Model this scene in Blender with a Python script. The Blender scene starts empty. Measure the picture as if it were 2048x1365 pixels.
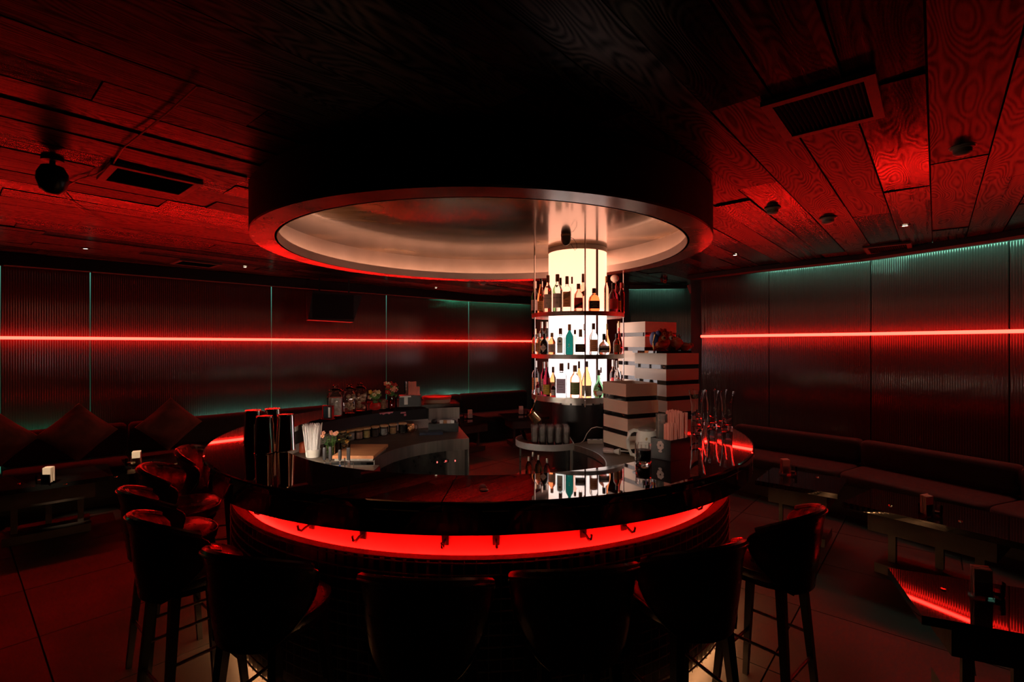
import bpy, math, random
from mathutils import Vector, Matrix
random.seed(7)
PI = math.pi
SC = bpy.context.scene
COL = SC.collection

# ------------------------------------------------------------------ camera, world, exposure
F = 980.0
HZ = 1.7
cam_d = bpy.data.cameras.new('camera')
cam_d.sensor_width = 36.0
cam_d.lens = F / 2048 * 36.0
cam_d.shift_y = 7.5 / 2048
cam_d.clip_start = 0.05
cam = bpy.data.objects.new('camera', cam_d)
COL.objects.link(cam)
cam.location = (0, 0, HZ)
cam.rotation_euler = (PI / 2, 0, 0)
SC.camera = cam
world = bpy.data.worlds.new('world')
SC.world = world
world.use_nodes = True
world.node_tree.nodes['Background'].inputs[0].default_value = (0.03, 0.02, 0.025, 1)
world.node_tree.nodes['Background'].inputs[1].default_value = 0.02
SC.view_settings.view_transform = 'Standard'
SC.view_settings.look = 'None'
SC.view_settings.exposure = 0.0
SC.view_settings.gamma = 1.0
SC.view_settings.use_curve_mapping = False
SC.cycles.max_bounces = 10
SC.cycles.transmission_bounces = 8
SC.cycles.sample_clamp_indirect = 4.0
SC.cycles.caustics_reflective = False
SC.cycles.caustics_refractive = False
SC.cycles.use_denoising = True

# strengths of the real lamps of the room
NEON = 47.0        # red neon tube along both walls
COLUMN = 1.0       # glowing bottle column (multiplier)
GREEN = 1.0        # green strips behind bench and cornice
GLOW = 1.0         # red strip under the bar top

def at(px, py, z):
    """point on the horizontal plane z seen at a place of the photograph"""
    y = (HZ - z) * F / (py - 690.0)
    return Vector(((px - 1024.0) / F * y, y, z))

# ------------------------------------------------------------------ materials
MATS = {}
def mat(name, col=(.5, .5, .5), rough=.5, metal=0., trans=0., ior=1.45, emit=None, es=1.0, coat=0., coat_r=.05, spec=.5, sheen=0., alpha=1.):
    if name in MATS: return MATS[name]
    m = bpy.data.materials.new(name)
    m.use_nodes = True
    b = m.node_tree.nodes['Principled BSDF']
    i = b.inputs
    i['Base Color'].default_value = (*col, 1)
    i['Roughness'].default_value = rough
    i['Metallic'].default_value = metal
    i['Transmission Weight'].default_value = trans
    i['IOR'].default_value = ior
    i['Coat Weight'].default_value = coat
    i['Coat Roughness'].default_value = coat_r
    i['Specular IOR Level'].default_value = spec
    i['Sheen Weight'].default_value = sheen
    i['Alpha'].default_value = alpha
    if emit:
        i['Emission Color'].default_value = (*emit, 1)
        i['Emission Strength'].default_value = es
    MATS[name] = m
    return m

def nodes(m):
    return m.node_tree.nodes, m.node_tree.links, m.node_tree.nodes['Principled BSDF']

def noisy(name, c1, c2, scale=5., rough=(.4, .6), bump=0., stretch=(1, 1, 1), detail=6., **k):
    """two-tone noise colour with varying gloss and fine relief"""
    if name in MATS: return MATS[name]
    m = mat(name, c1, **k)
    N, L, b = nodes(m)
    tc = N.new('ShaderNodeTexCoord'); mp = N.new('ShaderNodeMapping')
    mp.inputs['Scale'].default_value = stretch
    L.new(tc.outputs['Object'], mp.inputs[0])
    oi = N.new('ShaderNodeObjectInfo')
    add = N.new('ShaderNodeVectorMath'); add.operation = 'ADD'
    mul = N.new('ShaderNodeMath'); mul.operation = 'MULTIPLY'; mul.inputs[1].default_value = 37.
    L.new(oi.outputs['Random'], mul.inputs[0]); L.new(mul.outputs[0], add.inputs[1]); L.new(mp.outputs[0], add.inputs[0])
    t = N.new('ShaderNodeTexNoise'); t.inputs['Scale'].default_value = scale; t.inputs['Detail'].default_value = detail
    L.new(add.outputs[0], t.inputs['Vector'])
    r = N.new('ShaderNodeValToRGB')
    r.color_ramp.elements[0].position = .35; r.color_ramp.elements[1].position = .65
    r.color_ramp.elements[0].color = (*c1, 1); r.color_ramp.elements[1].color = (*c2, 1)
    L.new(t.outputs['Fac'], r.inputs[0]); L.new(r.outputs[0], b.inputs['Base Color'])
    mr = N.new('ShaderNodeMapRange'); mr.inputs[3].default_value = rough[0]; mr.inputs[4].default_value = rough[1]
    mr.inputs[1].default_value = .3; mr.inputs[2].default_value = .7
    L.new(t.outputs['Fac'], mr.inputs[0]); L.new(mr.outputs[0], b.inputs['Roughness'])
    if bump:
        bp = N.new('ShaderNodeBump'); bp.inputs['Strength'].default_value = bump; bp.inputs['Distance'].default_value = .01
        L.new(t.outputs['Fac'], bp.inputs['Height']); L.new(bp.outputs[0], b.inputs['Normal'])
    return m

# varnished ceiling planks with cathedral grain
def plank_mat():
    m = mat('plank_wood', (.1, .05, .03))
    N, L, b = nodes(m)
    tc = N.new('ShaderNodeTexCoord'); oi = N.new('ShaderNodeObjectInfo')
    mul = N.new('ShaderNodeMath'); mul.operation = 'MULTIPLY'; mul.inputs[1].default_value = 91.
    L.new(oi.outputs['Random'], mul.inputs[0])
    add = N.new('ShaderNodeVectorMath'); add.operation = 'ADD'
    L.new(tc.outputs['Object'], add.inputs[0]); L.new(mul.outputs[0], add.inputs[1])
    mp = N.new('ShaderNodeMapping'); mp.inputs['Scale'].default_value = (.9, 4.5, 1)
    L.new(add.outputs[0], mp.inputs[0])
    t = N.new('ShaderNodeTexNoise'); t.inputs['Scale'].default_value = 1.3; t.inputs['Detail'].default_value = 1.5; t.inputs['Roughness'].default_value = .35
    L.new(mp.outputs[0], t.inputs['Vector'])
    m1 = N.new('ShaderNodeMath'); m1.operation = 'MULTIPLY'; m1.inputs[1].default_value = 210.
    L.new(t.outputs['Fac'], m1.inputs[0])
    sn = N.new('ShaderNodeMath'); sn.operation = 'SINE'; L.new(m1.outputs[0], sn.inputs[0])
    mp2 = N.new('ShaderNodeMapping'); mp2.inputs['Scale'].default_value = (1.2, 45, 1)
    L.new(add.outputs[0], mp2.inputs[0])
    t2 = N.new('ShaderNodeTexNoise'); t2.inputs['Scale'].default_value = 1.; t2.inputs['Detail'].default_value = 4
    L.new(mp2.outputs[0], t2.inputs['Vector'])
    mx = N.new('ShaderNodeMath'); mx.operation = 'MULTIPLY_ADD'; mx.inputs[1].default_value = .20
    L.new(sn.outputs[0], mx.inputs[0]); L.new(t2.outputs['Fac'], mx.inputs[2])
    r = N.new('ShaderNodeValToRGB')
    r.color_ramp.elements[0].position = .32; r.color_ramp.elements[0].color = (.002, .001, .0006, 1)
    r.color_ramp.elements[1].position = .8; r.color_ramp.elements[1].color = (.030, .013, .008, 1)
    L.new(mx.outputs[0], r.inputs[0])
    # a board to board difference of stain
    mr = N.new('ShaderNodeMapRange'); mr.inputs[3].default_value = .3; mr.inputs[4].default_value = 1.7
    L.new(oi.outputs['Random'], mr.inputs[0])
    vm = N.new('ShaderNodeVectorMath'); vm.operation = 'SCALE'
    L.new(r.outputs[0], vm.inputs[0]); L.new(mr.outputs[0], vm.inputs['Scale'])
    L.new(vm.outputs[0], b.inputs['Base Color'])
    t3 = N.new('ShaderNodeTexNoise'); t3.inputs['Scale'].default_value = 3.
    L.new(add.outputs[0], t3.inputs['Vector'])
    ra = N.new('ShaderNodeMath'); ra.operation = 'ADD'
    L.new(t2.outputs['Fac'], ra.inputs[0]); L.new(oi.outputs['Random'], ra.inputs[1])
    rr = N.new('ShaderNodeMapRange'); rr.inputs[1].default_value = .4; rr.inputs[2].default_value = 1.5
    rr.inputs[3].default_value = .17; rr.inputs[4].default_value = .42; b.inputs['Specular IOR Level'].default_value = .5
    pw = N.new('ShaderNodeMapRange'); pw.inputs[1].default_value = .25; pw.inputs[2].default_value = .75; pw.inputs[3].default_value = .06; pw.inputs[4].default_value = .58
    L.new(mx.outputs[0], pw.inputs[0]); L.new(pw.outputs[0], b.inputs['Specular IOR Level'])
    L.new(ra.outputs[0], rr.inputs[0]); L.new(rr.outputs[0], b.inputs['Roughness'])
    bp = N.new('ShaderNodeBump'); bp.inputs['Strength'].default_value = .3; bp.inputs['Distance'].default_value = .0015
    L.new(mx.outputs[0], bp.inputs['Height']); L.new(bp.outputs[0], b.inputs['Normal'])
    return m

# fluted, dark wall sheets: vertical ribs of 2 cm
def fluted_mat():
    m = mat('fluted_sheet', (.075, .08, .078), rough=.10, metal=.45)
    N, L, b = nodes(m)
    tc = N.new('ShaderNodeTexCoord'); sp = N.new('ShaderNodeSeparateXYZ')
    L.new(tc.outputs['Object'], sp.inputs[0])
    m1 = N.new('ShaderNodeMath'); m1.operation = 'MULTIPLY'; m1.inputs[1].default_value = 2 * PI / .02
    L.new(sp.outputs[0], m1.inputs[0])
    sn = N.new('ShaderNodeMath'); sn.operation = 'SINE'; L.new(m1.outputs[0], sn.inputs[0])
    tr = N.new('ShaderNodeVectorTransform'); tr.vector_type = 'VECTOR'; tr.convert_from = 'OBJECT'; tr.convert_to = 'WORLD'
    tr.inputs[0].default_value = (1, 0, 0)
    sl = N.new('ShaderNodeMath'); sl.operation = 'MULTIPLY'; sl.inputs[1].default_value = .42; L.new(sn.outputs[0], sl.inputs[0])
    sc_v = N.new('ShaderNodeVectorMath'); sc_v.operation = 'SCALE'; L.new(tr.outputs[0], sc_v.inputs[0]); L.new(sl.outputs[0], sc_v.inputs['Scale'])
    ge = N.new('ShaderNodeNewGeometry'); av = N.new('ShaderNodeVectorMath'); av.operation = 'ADD'
    L.new(ge.outputs['Normal'], av.inputs[0]); L.new(sc_v.outputs[0], av.inputs[1])
    nv = N.new('ShaderNodeVectorMath'); nv.operation = 'NORMALIZE'; L.new(av.outputs[0], nv.inputs[0])
    L.new(nv.outputs[0], b.inputs['Normal'])
    t = N.new('ShaderNodeTexNoise'); t.inputs['Scale'].default_value = 2.5
    L.new(tc.outputs['Object'], t.inputs['Vector'])
    mr = N.new('ShaderNodeMapRange'); mr.inputs[3].default_value = .08; mr.inputs[4].default_value = .14
    L.new(t.outputs['Fac'], mr.inputs[0]); L.new(mr.outputs[0], b.inputs['Roughness'])
    return m

# painted clouds on the recessed ceiling
def cloud_mat():
    m = mat('painted_clouds', (.3, .2, .12), rough=.2, coat=.7, coat_r=.10)
    N, L, b = nodes(m)
    tc = N.new('ShaderNodeTexCoord'); mp = N.new('ShaderNodeMapping')
    mp.inputs['Scale'].default_value = (.75, 1.5, 1); mp.inputs['Location'].default_value = (3.3, 1.2, 0)
    L.new(tc.outputs['Object'], mp.inputs[0])
    t = N.new('ShaderNodeTexNoise'); t.inputs['Scale'].default_value = 1.3; t.inputs['Detail'].default_value = 8; t.inputs['Roughness'].default_value = .5; t.inputs['Distortion'].default_value = .6
    L.new(mp.outputs[0], t.inputs['Vector'])
    r = N.new('ShaderNodeValToRGB'); e = r.color_ramp.elements
    e[0].position = .38; e[0].color = (.03, .020, .015, 1)
    e[1].position = .68; e[1].color = (.85, .60, .36, 1)
    k = e.new(.52); k.color = (.27, .165, .09, 1)
    L.new(t.outputs['Fac'], r.inputs[0])
    # red patch of cloud: painted, with its own soft outline
    mp3 = N.new('ShaderNodeMapping'); mp3.inputs['Location'].default_value = (.45, .45, 0); mp3.inputs['Scale'].default_value = (1.5, 2.6, 1)
    L.new(tc.outputs['Object'], mp3.inputs[0])
    ln = N.new('ShaderNodeVectorMath'); ln.operation = 'LENGTH'; L.new(mp3.outputs[0], ln.inputs[0])
    t2 = N.new('ShaderNodeTexNoise'); t2.inputs['Scale'].default_value = 4.; t2.inputs['Detail'].default_value = 5
    L.new(mp.outputs[0], t2.inputs['Vector'])
    ad = N.new('ShaderNodeMath'); ad.operation = 'MULTIPLY_ADD'; ad.inputs[1].default_value = -1.6
    L.new(t2.outputs['Fac'], ad.inputs[0]); L.new(ln.outputs['Value'], ad.inputs[2])
    mr = N.new('ShaderNodeMapRange'); mr.inputs[1].default_value = -.55; mr.inputs[2].default_value = .05; mr.inputs[3].default_value = .85; mr.inputs[4].default_value = 0.
    L.new(ad.outputs[0], mr.inputs[0])
    mx = N.new('ShaderNodeMix'); mx.data_type = 'RGBA'
    L.new(mr.outputs[0], mx.inputs['Factor']); L.new(r.outputs[0], mx.inputs['A']); mx.inputs['B'].default_value = (.35, .05, .04, 1)
    L.new(mx.outputs['Result'], b.inputs['Base Color'])
    return m

def column_mat():
    m = mat('lit_acrylic', (.8, .8, .8), rough=.3)
    N, L, b = nodes(m)
    tc = N.new('ShaderNodeTexCoord'); sp = N.new('ShaderNodeSeparateXYZ'); L.new(tc.outputs['Object'], sp.inputs[0])
    mr = N.new('ShaderNodeMapRange'); mr.inputs[1].default_value = 1.2; mr.inputs[2].default_value = 2.6
    L.new(sp.outputs[2], mr.inputs[0])
    r = N.new('ShaderNodeValToRGB'); e = r.color_ramp.elements
    e[0].position = 0.; e[0].color = (.90, .80, .82, 1)
    e[1].position = 1.; e[1].color = (1., .385, .225, 1)
    k = e.new(.48); k.color = (1., .74, .64, 1)
    k = e.new(.60); k.color = (1., .41, .26, 1)
    L.new(mr.outputs[0], r.inputs[0]); L.new(r.outputs[0], b.inputs['Emission Color'])
    st = N.new('ShaderNodeMapRange'); st.inputs[1].default_value = 0; st.inputs[2].default_value = 1
    st.inputs[3].default_value = 2.9 * COLUMN; st.inputs[4].default_value = 2.5 * COLUMN
    L.new(mr.outputs[0], st.inputs[0]); L.new(st.outputs[0], b.inputs['Emission Strength'])
    return m

M_PLANK = plank_mat()
M_FLUTE = fluted_mat()
M_CLOUD = cloud_mat()
M_COLUMN = column_mat()
M_DARK = mat('dark_paint', (.012, .012, .013), .7)
M_BLACK = mat('black_plastic', (.010, .010, .011), .35)
M_WALLPLAIN = noisy('dark_wall', (.016, .015, .015), (.026, .024, .023), 3., (.6, .8))
M_PLASTER = noisy('plaster', (.52, .45, .41), (.62, .54, .50), 4., (.45, .6))
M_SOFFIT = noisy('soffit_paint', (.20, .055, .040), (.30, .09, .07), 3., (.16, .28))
M_DRUM = noisy('drum_side', (.012, .011, .011), (.018, .016, .016), 3., (.6, .8))
M_FLOOR = noisy('floor_slab', (.028, .024, .021), (.048, .042, .037), 2.2, (.45, .65), bump=.15)
M_GROUT = mat('grout', (.02, .018, .016), .9)
M_LACQ = noisy('lacquered_bar_top', (.003, .002, .002), (.013, .005, .004), 2.0, (.02, .04), stretch=(1, 5, 1), coat=1., coat_r=.008, ior=1.5)
M_FASCIA = noisy('lacquered_fascia', (.010, .006, .005), (.03, .015, .011), 3., (.05, .12), ior=1.6, coat=1., coat_r=.04)
M_STEEL = noisy('brushed_steel', (.42, .40, .37), (.55, .52, .48), 30., (.28, .42), stretch=(1, 1, .05), metal=1.)
M_STEELD = noisy('dark_steel', (.10, .10, .10), (.16, .16, .155), 12., (.25, .4), metal=1.)
M_CHROME = mat('chrome', (.75, .73, .72), .07, 1.)
M_GLOWPANEL = noisy('under_bar_panel', (.5, .45, .42), (.6, .55, .5), 8., (.35, .5))
M_IRON = noisy('black_iron', (.26, .24, .23), (.36, .33, .31), 20., (.35, .55), metal=.3)
M_LEATHER = noisy('black_leather', (.030, .022, .022), (.055, .042, .040), 14., (.24, .36), bump=.12, coat=.4, coat_r=.22)
M_LEGWOOD = noisy('black_wood', (.010, .008, .008), (.018, .014, .013), 9., (.4, .55))
M_BENCH = noisy('bench_fabric', (.004, .003, .003), (.006, .005, .005), 20., (.7, .85), sheen=.1)
M_CUSHION = noisy('cushion_cloth', (.12, .05, .04), (.26, .11, .08), 5., (.7, .9), stretch=(1, 5, 1), sheen=.2)
M_TABLE = mat('table_glass_black', (.012, .013, .013), .02, coat=1., coat_r=.03, ior=1.6)
M_TABLELEG = noisy('table_frame', (.03, .025, .022), (.05, .04, .035), 9., (.4, .6))
M_NAPKIN = mat('paper_napkin', (.85, .76, .66), .8)
M_GLASS = mat('clear_glass', (1, 1, 1), .02, trans=1., ior=1.45)
def thin_glass(name, tint, edge=.35):
    m = bpy.data.materials.new(name); m.use_nodes = True; N = m.node_tree.nodes; L = m.node_tree.links
    for n in list(N): N.remove(n)
    o = N.new('ShaderNodeOutputMaterial'); t = N.new('ShaderNodeBsdfTransparent'); g = N.new('ShaderNodeBsdfGlossy'); x = N.new('ShaderNodeMixShader'); w = N.new('ShaderNodeLayerWeight')
    t.inputs[0].default_value = (*tint, 1); g.inputs['Roughness'].default_value = .03; w.inputs['Blend'].default_value = edge
    L.new(w.outputs['Fresnel'], x.inputs[0]); L.new(t.outputs[0], x.inputs[1]); L.new(g.outputs[0], x.inputs[2]); L.new(x.outputs[0], o.inputs[0])
    MATS[name] = m
    return m
def ridged_glass():
    m = thin_glass('ridged_glass', (.95, .95, .95)); N = m.node_tree.nodes; L = m.node_tree.links
    x = next(n for n in N if n.type == 'MIX_SHADER'); t = next(n for n in N if n.type == 'BSDF_TRANSPARENT')
    tl = N.new('ShaderNodeBsdfTranslucent'); df = N.new('ShaderNodeBsdfDiffuse'); a = N.new('ShaderNodeAddShader'); m2 = N.new('ShaderNodeMixShader')
    tl.inputs[0].default_value = (.5, .46, .42, 1); df.inputs[0].default_value = (.4, .37, .34, 1); m2.inputs[0].default_value = .22
    L.new(tl.outputs[0], a.inputs[0]); L.new(df.outputs[0], a.inputs[1]); L.new(t.outputs[0], m2.inputs[1]); L.new(a.outputs[0], m2.inputs[2]); L.new(m2.outputs[0], x.inputs[1])
    return m
M_GLASSTHIN = thin_glass('tumbler_glass', (.95, .95, .95))
M_RIDGED = ridged_glass()
M_WHITE = mat('white_plastic', (.72, .68, .62), .35)
M_WORK = noisy('worktop_dark_stone', (.055, .042, .034), (.10, .075, .058), 6., (.35, .55))
M_ACRYL = noisy('frosted_acrylic', (.80, .62, .48), (.86, .69, .55), 2.5, (.30, .4), stretch=(1, 1, 3))
M_ACRYLBLACK = mat('clear_black_base', (.012, .010, .010), .05, coat=1.)
M_COPPER = noisy('hammered_copper', (.75, .32, .15), (.9, .45, .22), 60., (.12, .25), bump=.8, metal=1.)
M_BRASS = mat('polished_brass', (.82, .58, .32), .16, 1.)
M_WOODLID = noisy('pale_wood_lid', (.55, .30, .14), (.68, .40, .20), 30., (.5, .6))
M_BOARD = noisy('chopping_board_wood', (.60, .22, .09), (.72, .32, .14), 8., (.45, .6), stretch=(1, 6, 1))
M_NEON = mat('red_neon', (.2, 0, 0), .5, emit=(1., .0085, .0052), es=NEON)
M_GREENLED = mat('green_led', (.02, .1, .06), .5, emit=(.10, 1., .50), es=13. * GREEN)
M_GREENTOP = mat('green_led_cool', (.02, .1, .06), .5, emit=(.36, 1., .70), es=26. * GREEN)
M_REDLED = mat('red_led', (.1, 0, 0), .5, emit=(1., .003, .002), es=260. * GLOW)
M_WARMLED = mat('warm_led', (.2, .1, .05), .5, emit=(1., .42, .16), es=70.)
M_COVE = mat('cove_led', (.2, .1, .05), .5, emit=(1., .46, .27), es=10.5)
M_SPOT = mat('spot_lens', (1, .9, .8), .3, emit=(1., .75, .5), es=12.)
M_DISPLAY = mat('red_digits', (.1, 0, 0), .5, emit=(1., .12, .10), es=3.)
M_LEAF = noisy('green_leaves', (.03, .10, .02), (.10, .24, .05), 10., (.4, .6))
M_PINK = mat('pink_petals', (.8, .35, .25), .6)
M_CREAM = mat('cream_petals', (.85, .75, .50), .6)
M_YELLOW = mat('yellow_petals', (.85, .5, .08), .6)
M_REDPET = mat('red_petals', (.55, .03, .03), .6)
M_STRAWW = mat('white_straws', (.8, .78, .76), .4)
M_STRAWP = mat('pink_straws', (.88, .33, .25), .4)
M_PAPER = mat('label_paper', (.62, .55, .50), .7)
M_INK = mat('black_ink', (.015, .012, .012), .6)
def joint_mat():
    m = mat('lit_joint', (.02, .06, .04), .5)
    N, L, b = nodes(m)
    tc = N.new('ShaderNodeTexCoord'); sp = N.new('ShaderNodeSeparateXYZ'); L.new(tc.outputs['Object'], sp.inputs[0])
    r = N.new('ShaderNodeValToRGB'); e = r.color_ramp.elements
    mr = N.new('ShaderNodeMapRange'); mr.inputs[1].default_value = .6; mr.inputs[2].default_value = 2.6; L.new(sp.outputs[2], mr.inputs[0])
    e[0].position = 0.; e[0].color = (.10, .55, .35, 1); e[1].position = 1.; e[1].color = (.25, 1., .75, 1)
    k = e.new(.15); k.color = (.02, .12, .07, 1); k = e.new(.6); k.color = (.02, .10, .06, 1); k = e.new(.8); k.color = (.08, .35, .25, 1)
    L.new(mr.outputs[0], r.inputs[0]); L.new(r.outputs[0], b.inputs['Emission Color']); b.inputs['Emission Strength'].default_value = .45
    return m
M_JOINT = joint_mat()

def glass(name, c, rough=.03, ior=1.36):
    return mat('glass_' + name, c, rough, trans=1., ior=ior)
G = {
 'clear': glass('clear_bottle', (.97, .97, .95)), 'green': glass('green_bottle', (.22, .55, .25)), 'darkgreen': glass('dark_green_bottle', (.03, .10, .03)),
 'teal': glass('teal_bottle', (.004, .085, .07)), 'amber': glass('amber_spirit', (.95, .42, .16)), 'orange': glass('orange_spirit', (1., .33, .12)),
 'red': glass('red_spirit', (.75, .05, .05)), 'wine': glass('wine_dark', (.16, .01, .02)), 'brown': glass('brown_bottle', (.22, .06, .02)),
 'black': mat('glass_black_bottle', (.010, .008, .010), .08, coat=1.), 'blue': glass('pale_blue_bottle', (.72, .90, .92)), 'pink': glass('pink_spirit', (1., .62, .50)),
}
PAP = {
 'pale': mat('pale_label', (0.754, 0.609, 0.580), .7), 'white': mat('white_label', (0.900, 0.899, 0.870), .7), 'black': mat('black_label', (0.017, 0.014, 0.014), .5),
 'red': mat('red_label', (0.725, 0.029, 0.029), .5), 'yellow': mat('yellow_label', (0.900, 0.652, 0.102), .6), 'green': mat('green_label', (0.290, 0.392, 0.145), .6),
 'orange': mat('orange_label', (0.900, 0.406, 0.174), .6), 'lilac': mat('lilac_label', (0.797, 0.652, 0.899), .6), 'sage': mat('sage_label', (0.609, 0.580, 0.377), .6),
 'blue': mat('blue_label', (0.580, 0.725, 0.797), .6), 'brown': mat('brown_label', (0.435, 0.203, 0.087), .6),
}
CAPM = {
 'brown': mat('cap_brown', (.22, .10, .06), .45), 'black': mat('cap_black', (.02, .018, .018), .4), 'foil': mat('cap_foil', (.65, .60, .55), .35, .6),
 'cork': mat('cap_cork', (.42, .24, .14), .8), 'gold': mat('cap_gold', (.75, .52, .28), .35, .8), 'red': mat('cap_red', (.35, .02, .02), .4), 'white': mat('cap_white', (.8, .75, .7), .5),
}

# ------------------------------------------------------------------ mesh helpers
class MB:
    def __init__(s): s.v = []; s.f = []; s.mi = []
    def add(s, vs, fs, mi=0):
        o = len(s.v); s.v += [tuple(v) for v in vs]; s.f += [tuple(i + o for i in f) for f in fs]; s.mi += [mi] * len(fs); return s
    def box(s, c, d, rz=0., tilt=None, mi=0):
        x, y, z = d[0] / 2, d[1] / 2, d[2] / 2
        vs = [Vector(p) for p in ((-x, -y, -z), (x, -y, -z), (x, y, -z), (-x, y, -z), (-x, -y, z), (x, -y, z), (x, y, z), (-x, y, z))]
        R = Matrix.Rotation(rz, 3, 'Z')
        if tilt: R = R @ tilt
        vs = [R @ v + Vector(c) for v in vs]
        return s.add(vs, [(0, 3, 2, 1), (4, 5, 6, 7), (0, 1, 5, 4), (1, 2, 6, 5), (2, 3, 7, 6), (3, 0, 4, 7)], mi)
    def prism(s, poly, z0, z1, mi=0):
        n = len(poly)
        vs = [(p[0], p[1], z0) for p in poly] + [(p[0], p[1], z1) for p in poly]
        fs = [tuple(range(n - 1, -1, -1)), tuple(range(n, 2 * n))] + [(i, (i + 1) % n, n + (i + 1) % n, n + i) for i in range(n)]
        return s.add(vs, fs, mi)
    def lathe(s, prof, seg=24, c=(0, 0, 0), mi=0, caps=True):
        vs = []; fs = []
        n = len(prof)
        for r, z in prof:
            for k in range(seg):
                a = 2 * PI * k / seg
                vs.append((c[0] + r * math.cos(a), c[1] + r * math.sin(a), c[2] + z))
        for j in range(n - 1):
            for k in range(seg):
                k2 = (k + 1) % seg
                fs.append((j * seg + k, j * seg + k2, (j + 1) * seg + k2, (j + 1) * seg + k))
        if caps:
            fs.append(tuple(range(seg - 1, -1, -1))); fs.append(tuple((n - 1) * seg + k for k in range(seg)))
        return s.add(vs, fs, mi)
    def arc(s, c, r0, r1, z0, z1, a0, a1, n, mi=0):
        """solid ring sector; full ring if a1-a0 = 2 pi"""
        full = abs(a1 - a0 - 2 * PI) < 1e-6
        m = n if full else n + 1
        vs = []
        for k in range(m):
            a = a0 + (a1 - a0) * k / n
            ca, sa = math.cos(a), math.sin(a)
            vs += [(c[0] + r0 * ca, c[1] + r0 * sa, z0), (c[0] + r1 * ca, c[1] + r1 * sa, z0), (c[0] + r1 * ca, c[1] + r1 * sa, z1), (c[0] + r0 * ca, c[1] + r0 * sa, z1)]
        fs = []
        for k in range(n):
            a = 4 * k; b = 4 * ((k + 1) % m)
            for i in range(4):
                j = (i + 1) % 4
                fs.append((a + i, b + i, b + j, a + j)[::-1])
        if not full:
            fs += [(0, 1, 2, 3), (4 * n + 3, 4 * n + 2, 4 * n + 1, 4 * n)]
        return s.add(vs, fs, mi)
    def tube(s, pts, r, seg=8, mi=0, closed=False):
        pts = [Vector(p) for p in pts]; n = len(pts)
        rs = r if isinstance(r, (list, tuple)) else [r] * n
        vs = []; fs = []
        up = Vector((0, 0, 1))
        for i, p in enumerate(pts):
            if closed: t = pts[(i + 1) % n] - pts[i - 1]
            else: t = pts[min(i + 1, n - 1)] - pts[max(i - 1, 0)]
            t.normalize()
            u = up if abs(t.dot(up)) < .95 else Vector((0, 1, 0))
            a = t.cross(u).normalized(); b = a.cross(t)
            for k in range(seg):
                q = 2 * PI * k / seg
                vs.append(p + (a * math.cos(q) + b * math.sin(q)) * rs[i])
        for i in range(n if closed else n - 1):
            j = (i + 1) % n
            for k in range(seg):
                k2 = (k + 1) % seg
                fs.append((i * seg + k, i * seg + k2, j * seg + k2, j * seg + k)[::-1])
        if not closed:
            fs.append(tuple(range(seg))[::1]); fs.append(tuple((n - 1) * seg + k for k in range(seg - 1, -1, -1)))
        return s.add(vs, fs, mi)
    def loops(s, secs, seg=20, mi=0, c=(0, 0, 0)):
        """stack of superellipse sections (rx, ry, z, n)"""
        vs = []; fs = []
        for rx, ry, z, n in secs:
            for k in range(seg):
                a = 2 * PI * (k + .5) / seg
                ca, sa = math.cos(a), math.sin(a)
                vs.append((c[0] + rx * math.copysign(abs(ca) ** (2 / n), ca), c[1] + ry * math.copysign(abs(sa) ** (2 / n), sa), c[2] + z))
        m = len(secs)
        for j in range(m - 1):
            for k in range(seg):
                k2 = (k + 1) % seg
                fs.append((j * seg + k, j * seg + k2, (j + 1) * seg + k2, (j + 1) * seg + k))
        fs.append(tuple(range(seg - 1, -1, -1))); fs.append(tuple((m - 1) * seg + k for k in range(seg)))
        return s.add(vs, fs, mi)
    def blob(s, c, r, seg=8, rings=5, mi=0, jit=0.):
        vs = []; fs = []
        rx, ry, rz = r if isinstance(r, (tuple, list)) else (r, r, r)
        for j in range(1, rings):
            p = PI * j / rings
            for k in range(seg):
                a = 2 * PI * k / seg
                q = 1 + random.uniform(-jit, jit)
                vs.append((c[0] + rx * q * math.sin(p) * math.cos(a), c[1] + ry * q * math.sin(p) * math.sin(a), c[2] - rz * q * math.cos(p)))
        b = len(vs); vs.append((c[0], c[1], c[2] - rz)); vs.append((c[0], c[1], c[2] + rz))
        for j in range(rings - 2):
            for k in range(seg):
                k2 = (k + 1) % seg
                fs.append((j * seg + k, j * seg + k2, (j + 1) * seg + k2, (j + 1) * seg + k))
        for k in range(seg):
            k2 = (k + 1) % seg
            fs.append((b, k2, k)); fs.append((b + 1, (rings - 2) * seg + k, (rings - 2) * seg + k2))
        return s.add(vs, fs, mi)
    def mesh(s, name, m=None, smooth=False, ang=40):
        me = bpy.data.meshes.new(name)
        me.from_pydata(s.v, [], s.f)
        for x in (m if isinstance(m, (list, tuple)) else [m] if m else []): me.materials.append(x)
        if any(s.mi): me.polygons.foreach_set('material_index', s.mi)
        if smooth:
            me.polygons.foreach_set('use_smooth', [True] * len(s.f))
            me.set_sharp_from_angle(angle=math.radians(ang))
        me.update()
        return me
    def build(s, name, m, parent=None, smooth=False, loc=None, rz=0., ang=40):
        return put(s.mesh(name, m, smooth, ang), name, parent, loc, rz)

def put(me, name, parent=None, loc=None, rz=0.):
    o = bpy.data.objects.new(name, me); COL.objects.link(o)
    if parent: o.parent = parent
    if loc is not None: o.location = loc
    if rz: o.rotation_euler = (0, 0, rz)
    return o

def tag(o, label=None, cat=None, group=None, kind=None):
    if label: o['label'] = label
    if cat: o['category'] = cat
    if group: o['group'] = group
    if kind: o['kind'] = kind
    return o

def thing(name, label, cat, loc=(0, 0, 0), rz=0., group=None):
    o = bpy.data.objects.new(name, None); COL.objects.link(o)
    o.empty_display_size = .05
    o.location = loc; o.rotation_euler = (0, 0, rz)
    return tag(o, label, cat, group)

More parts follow.
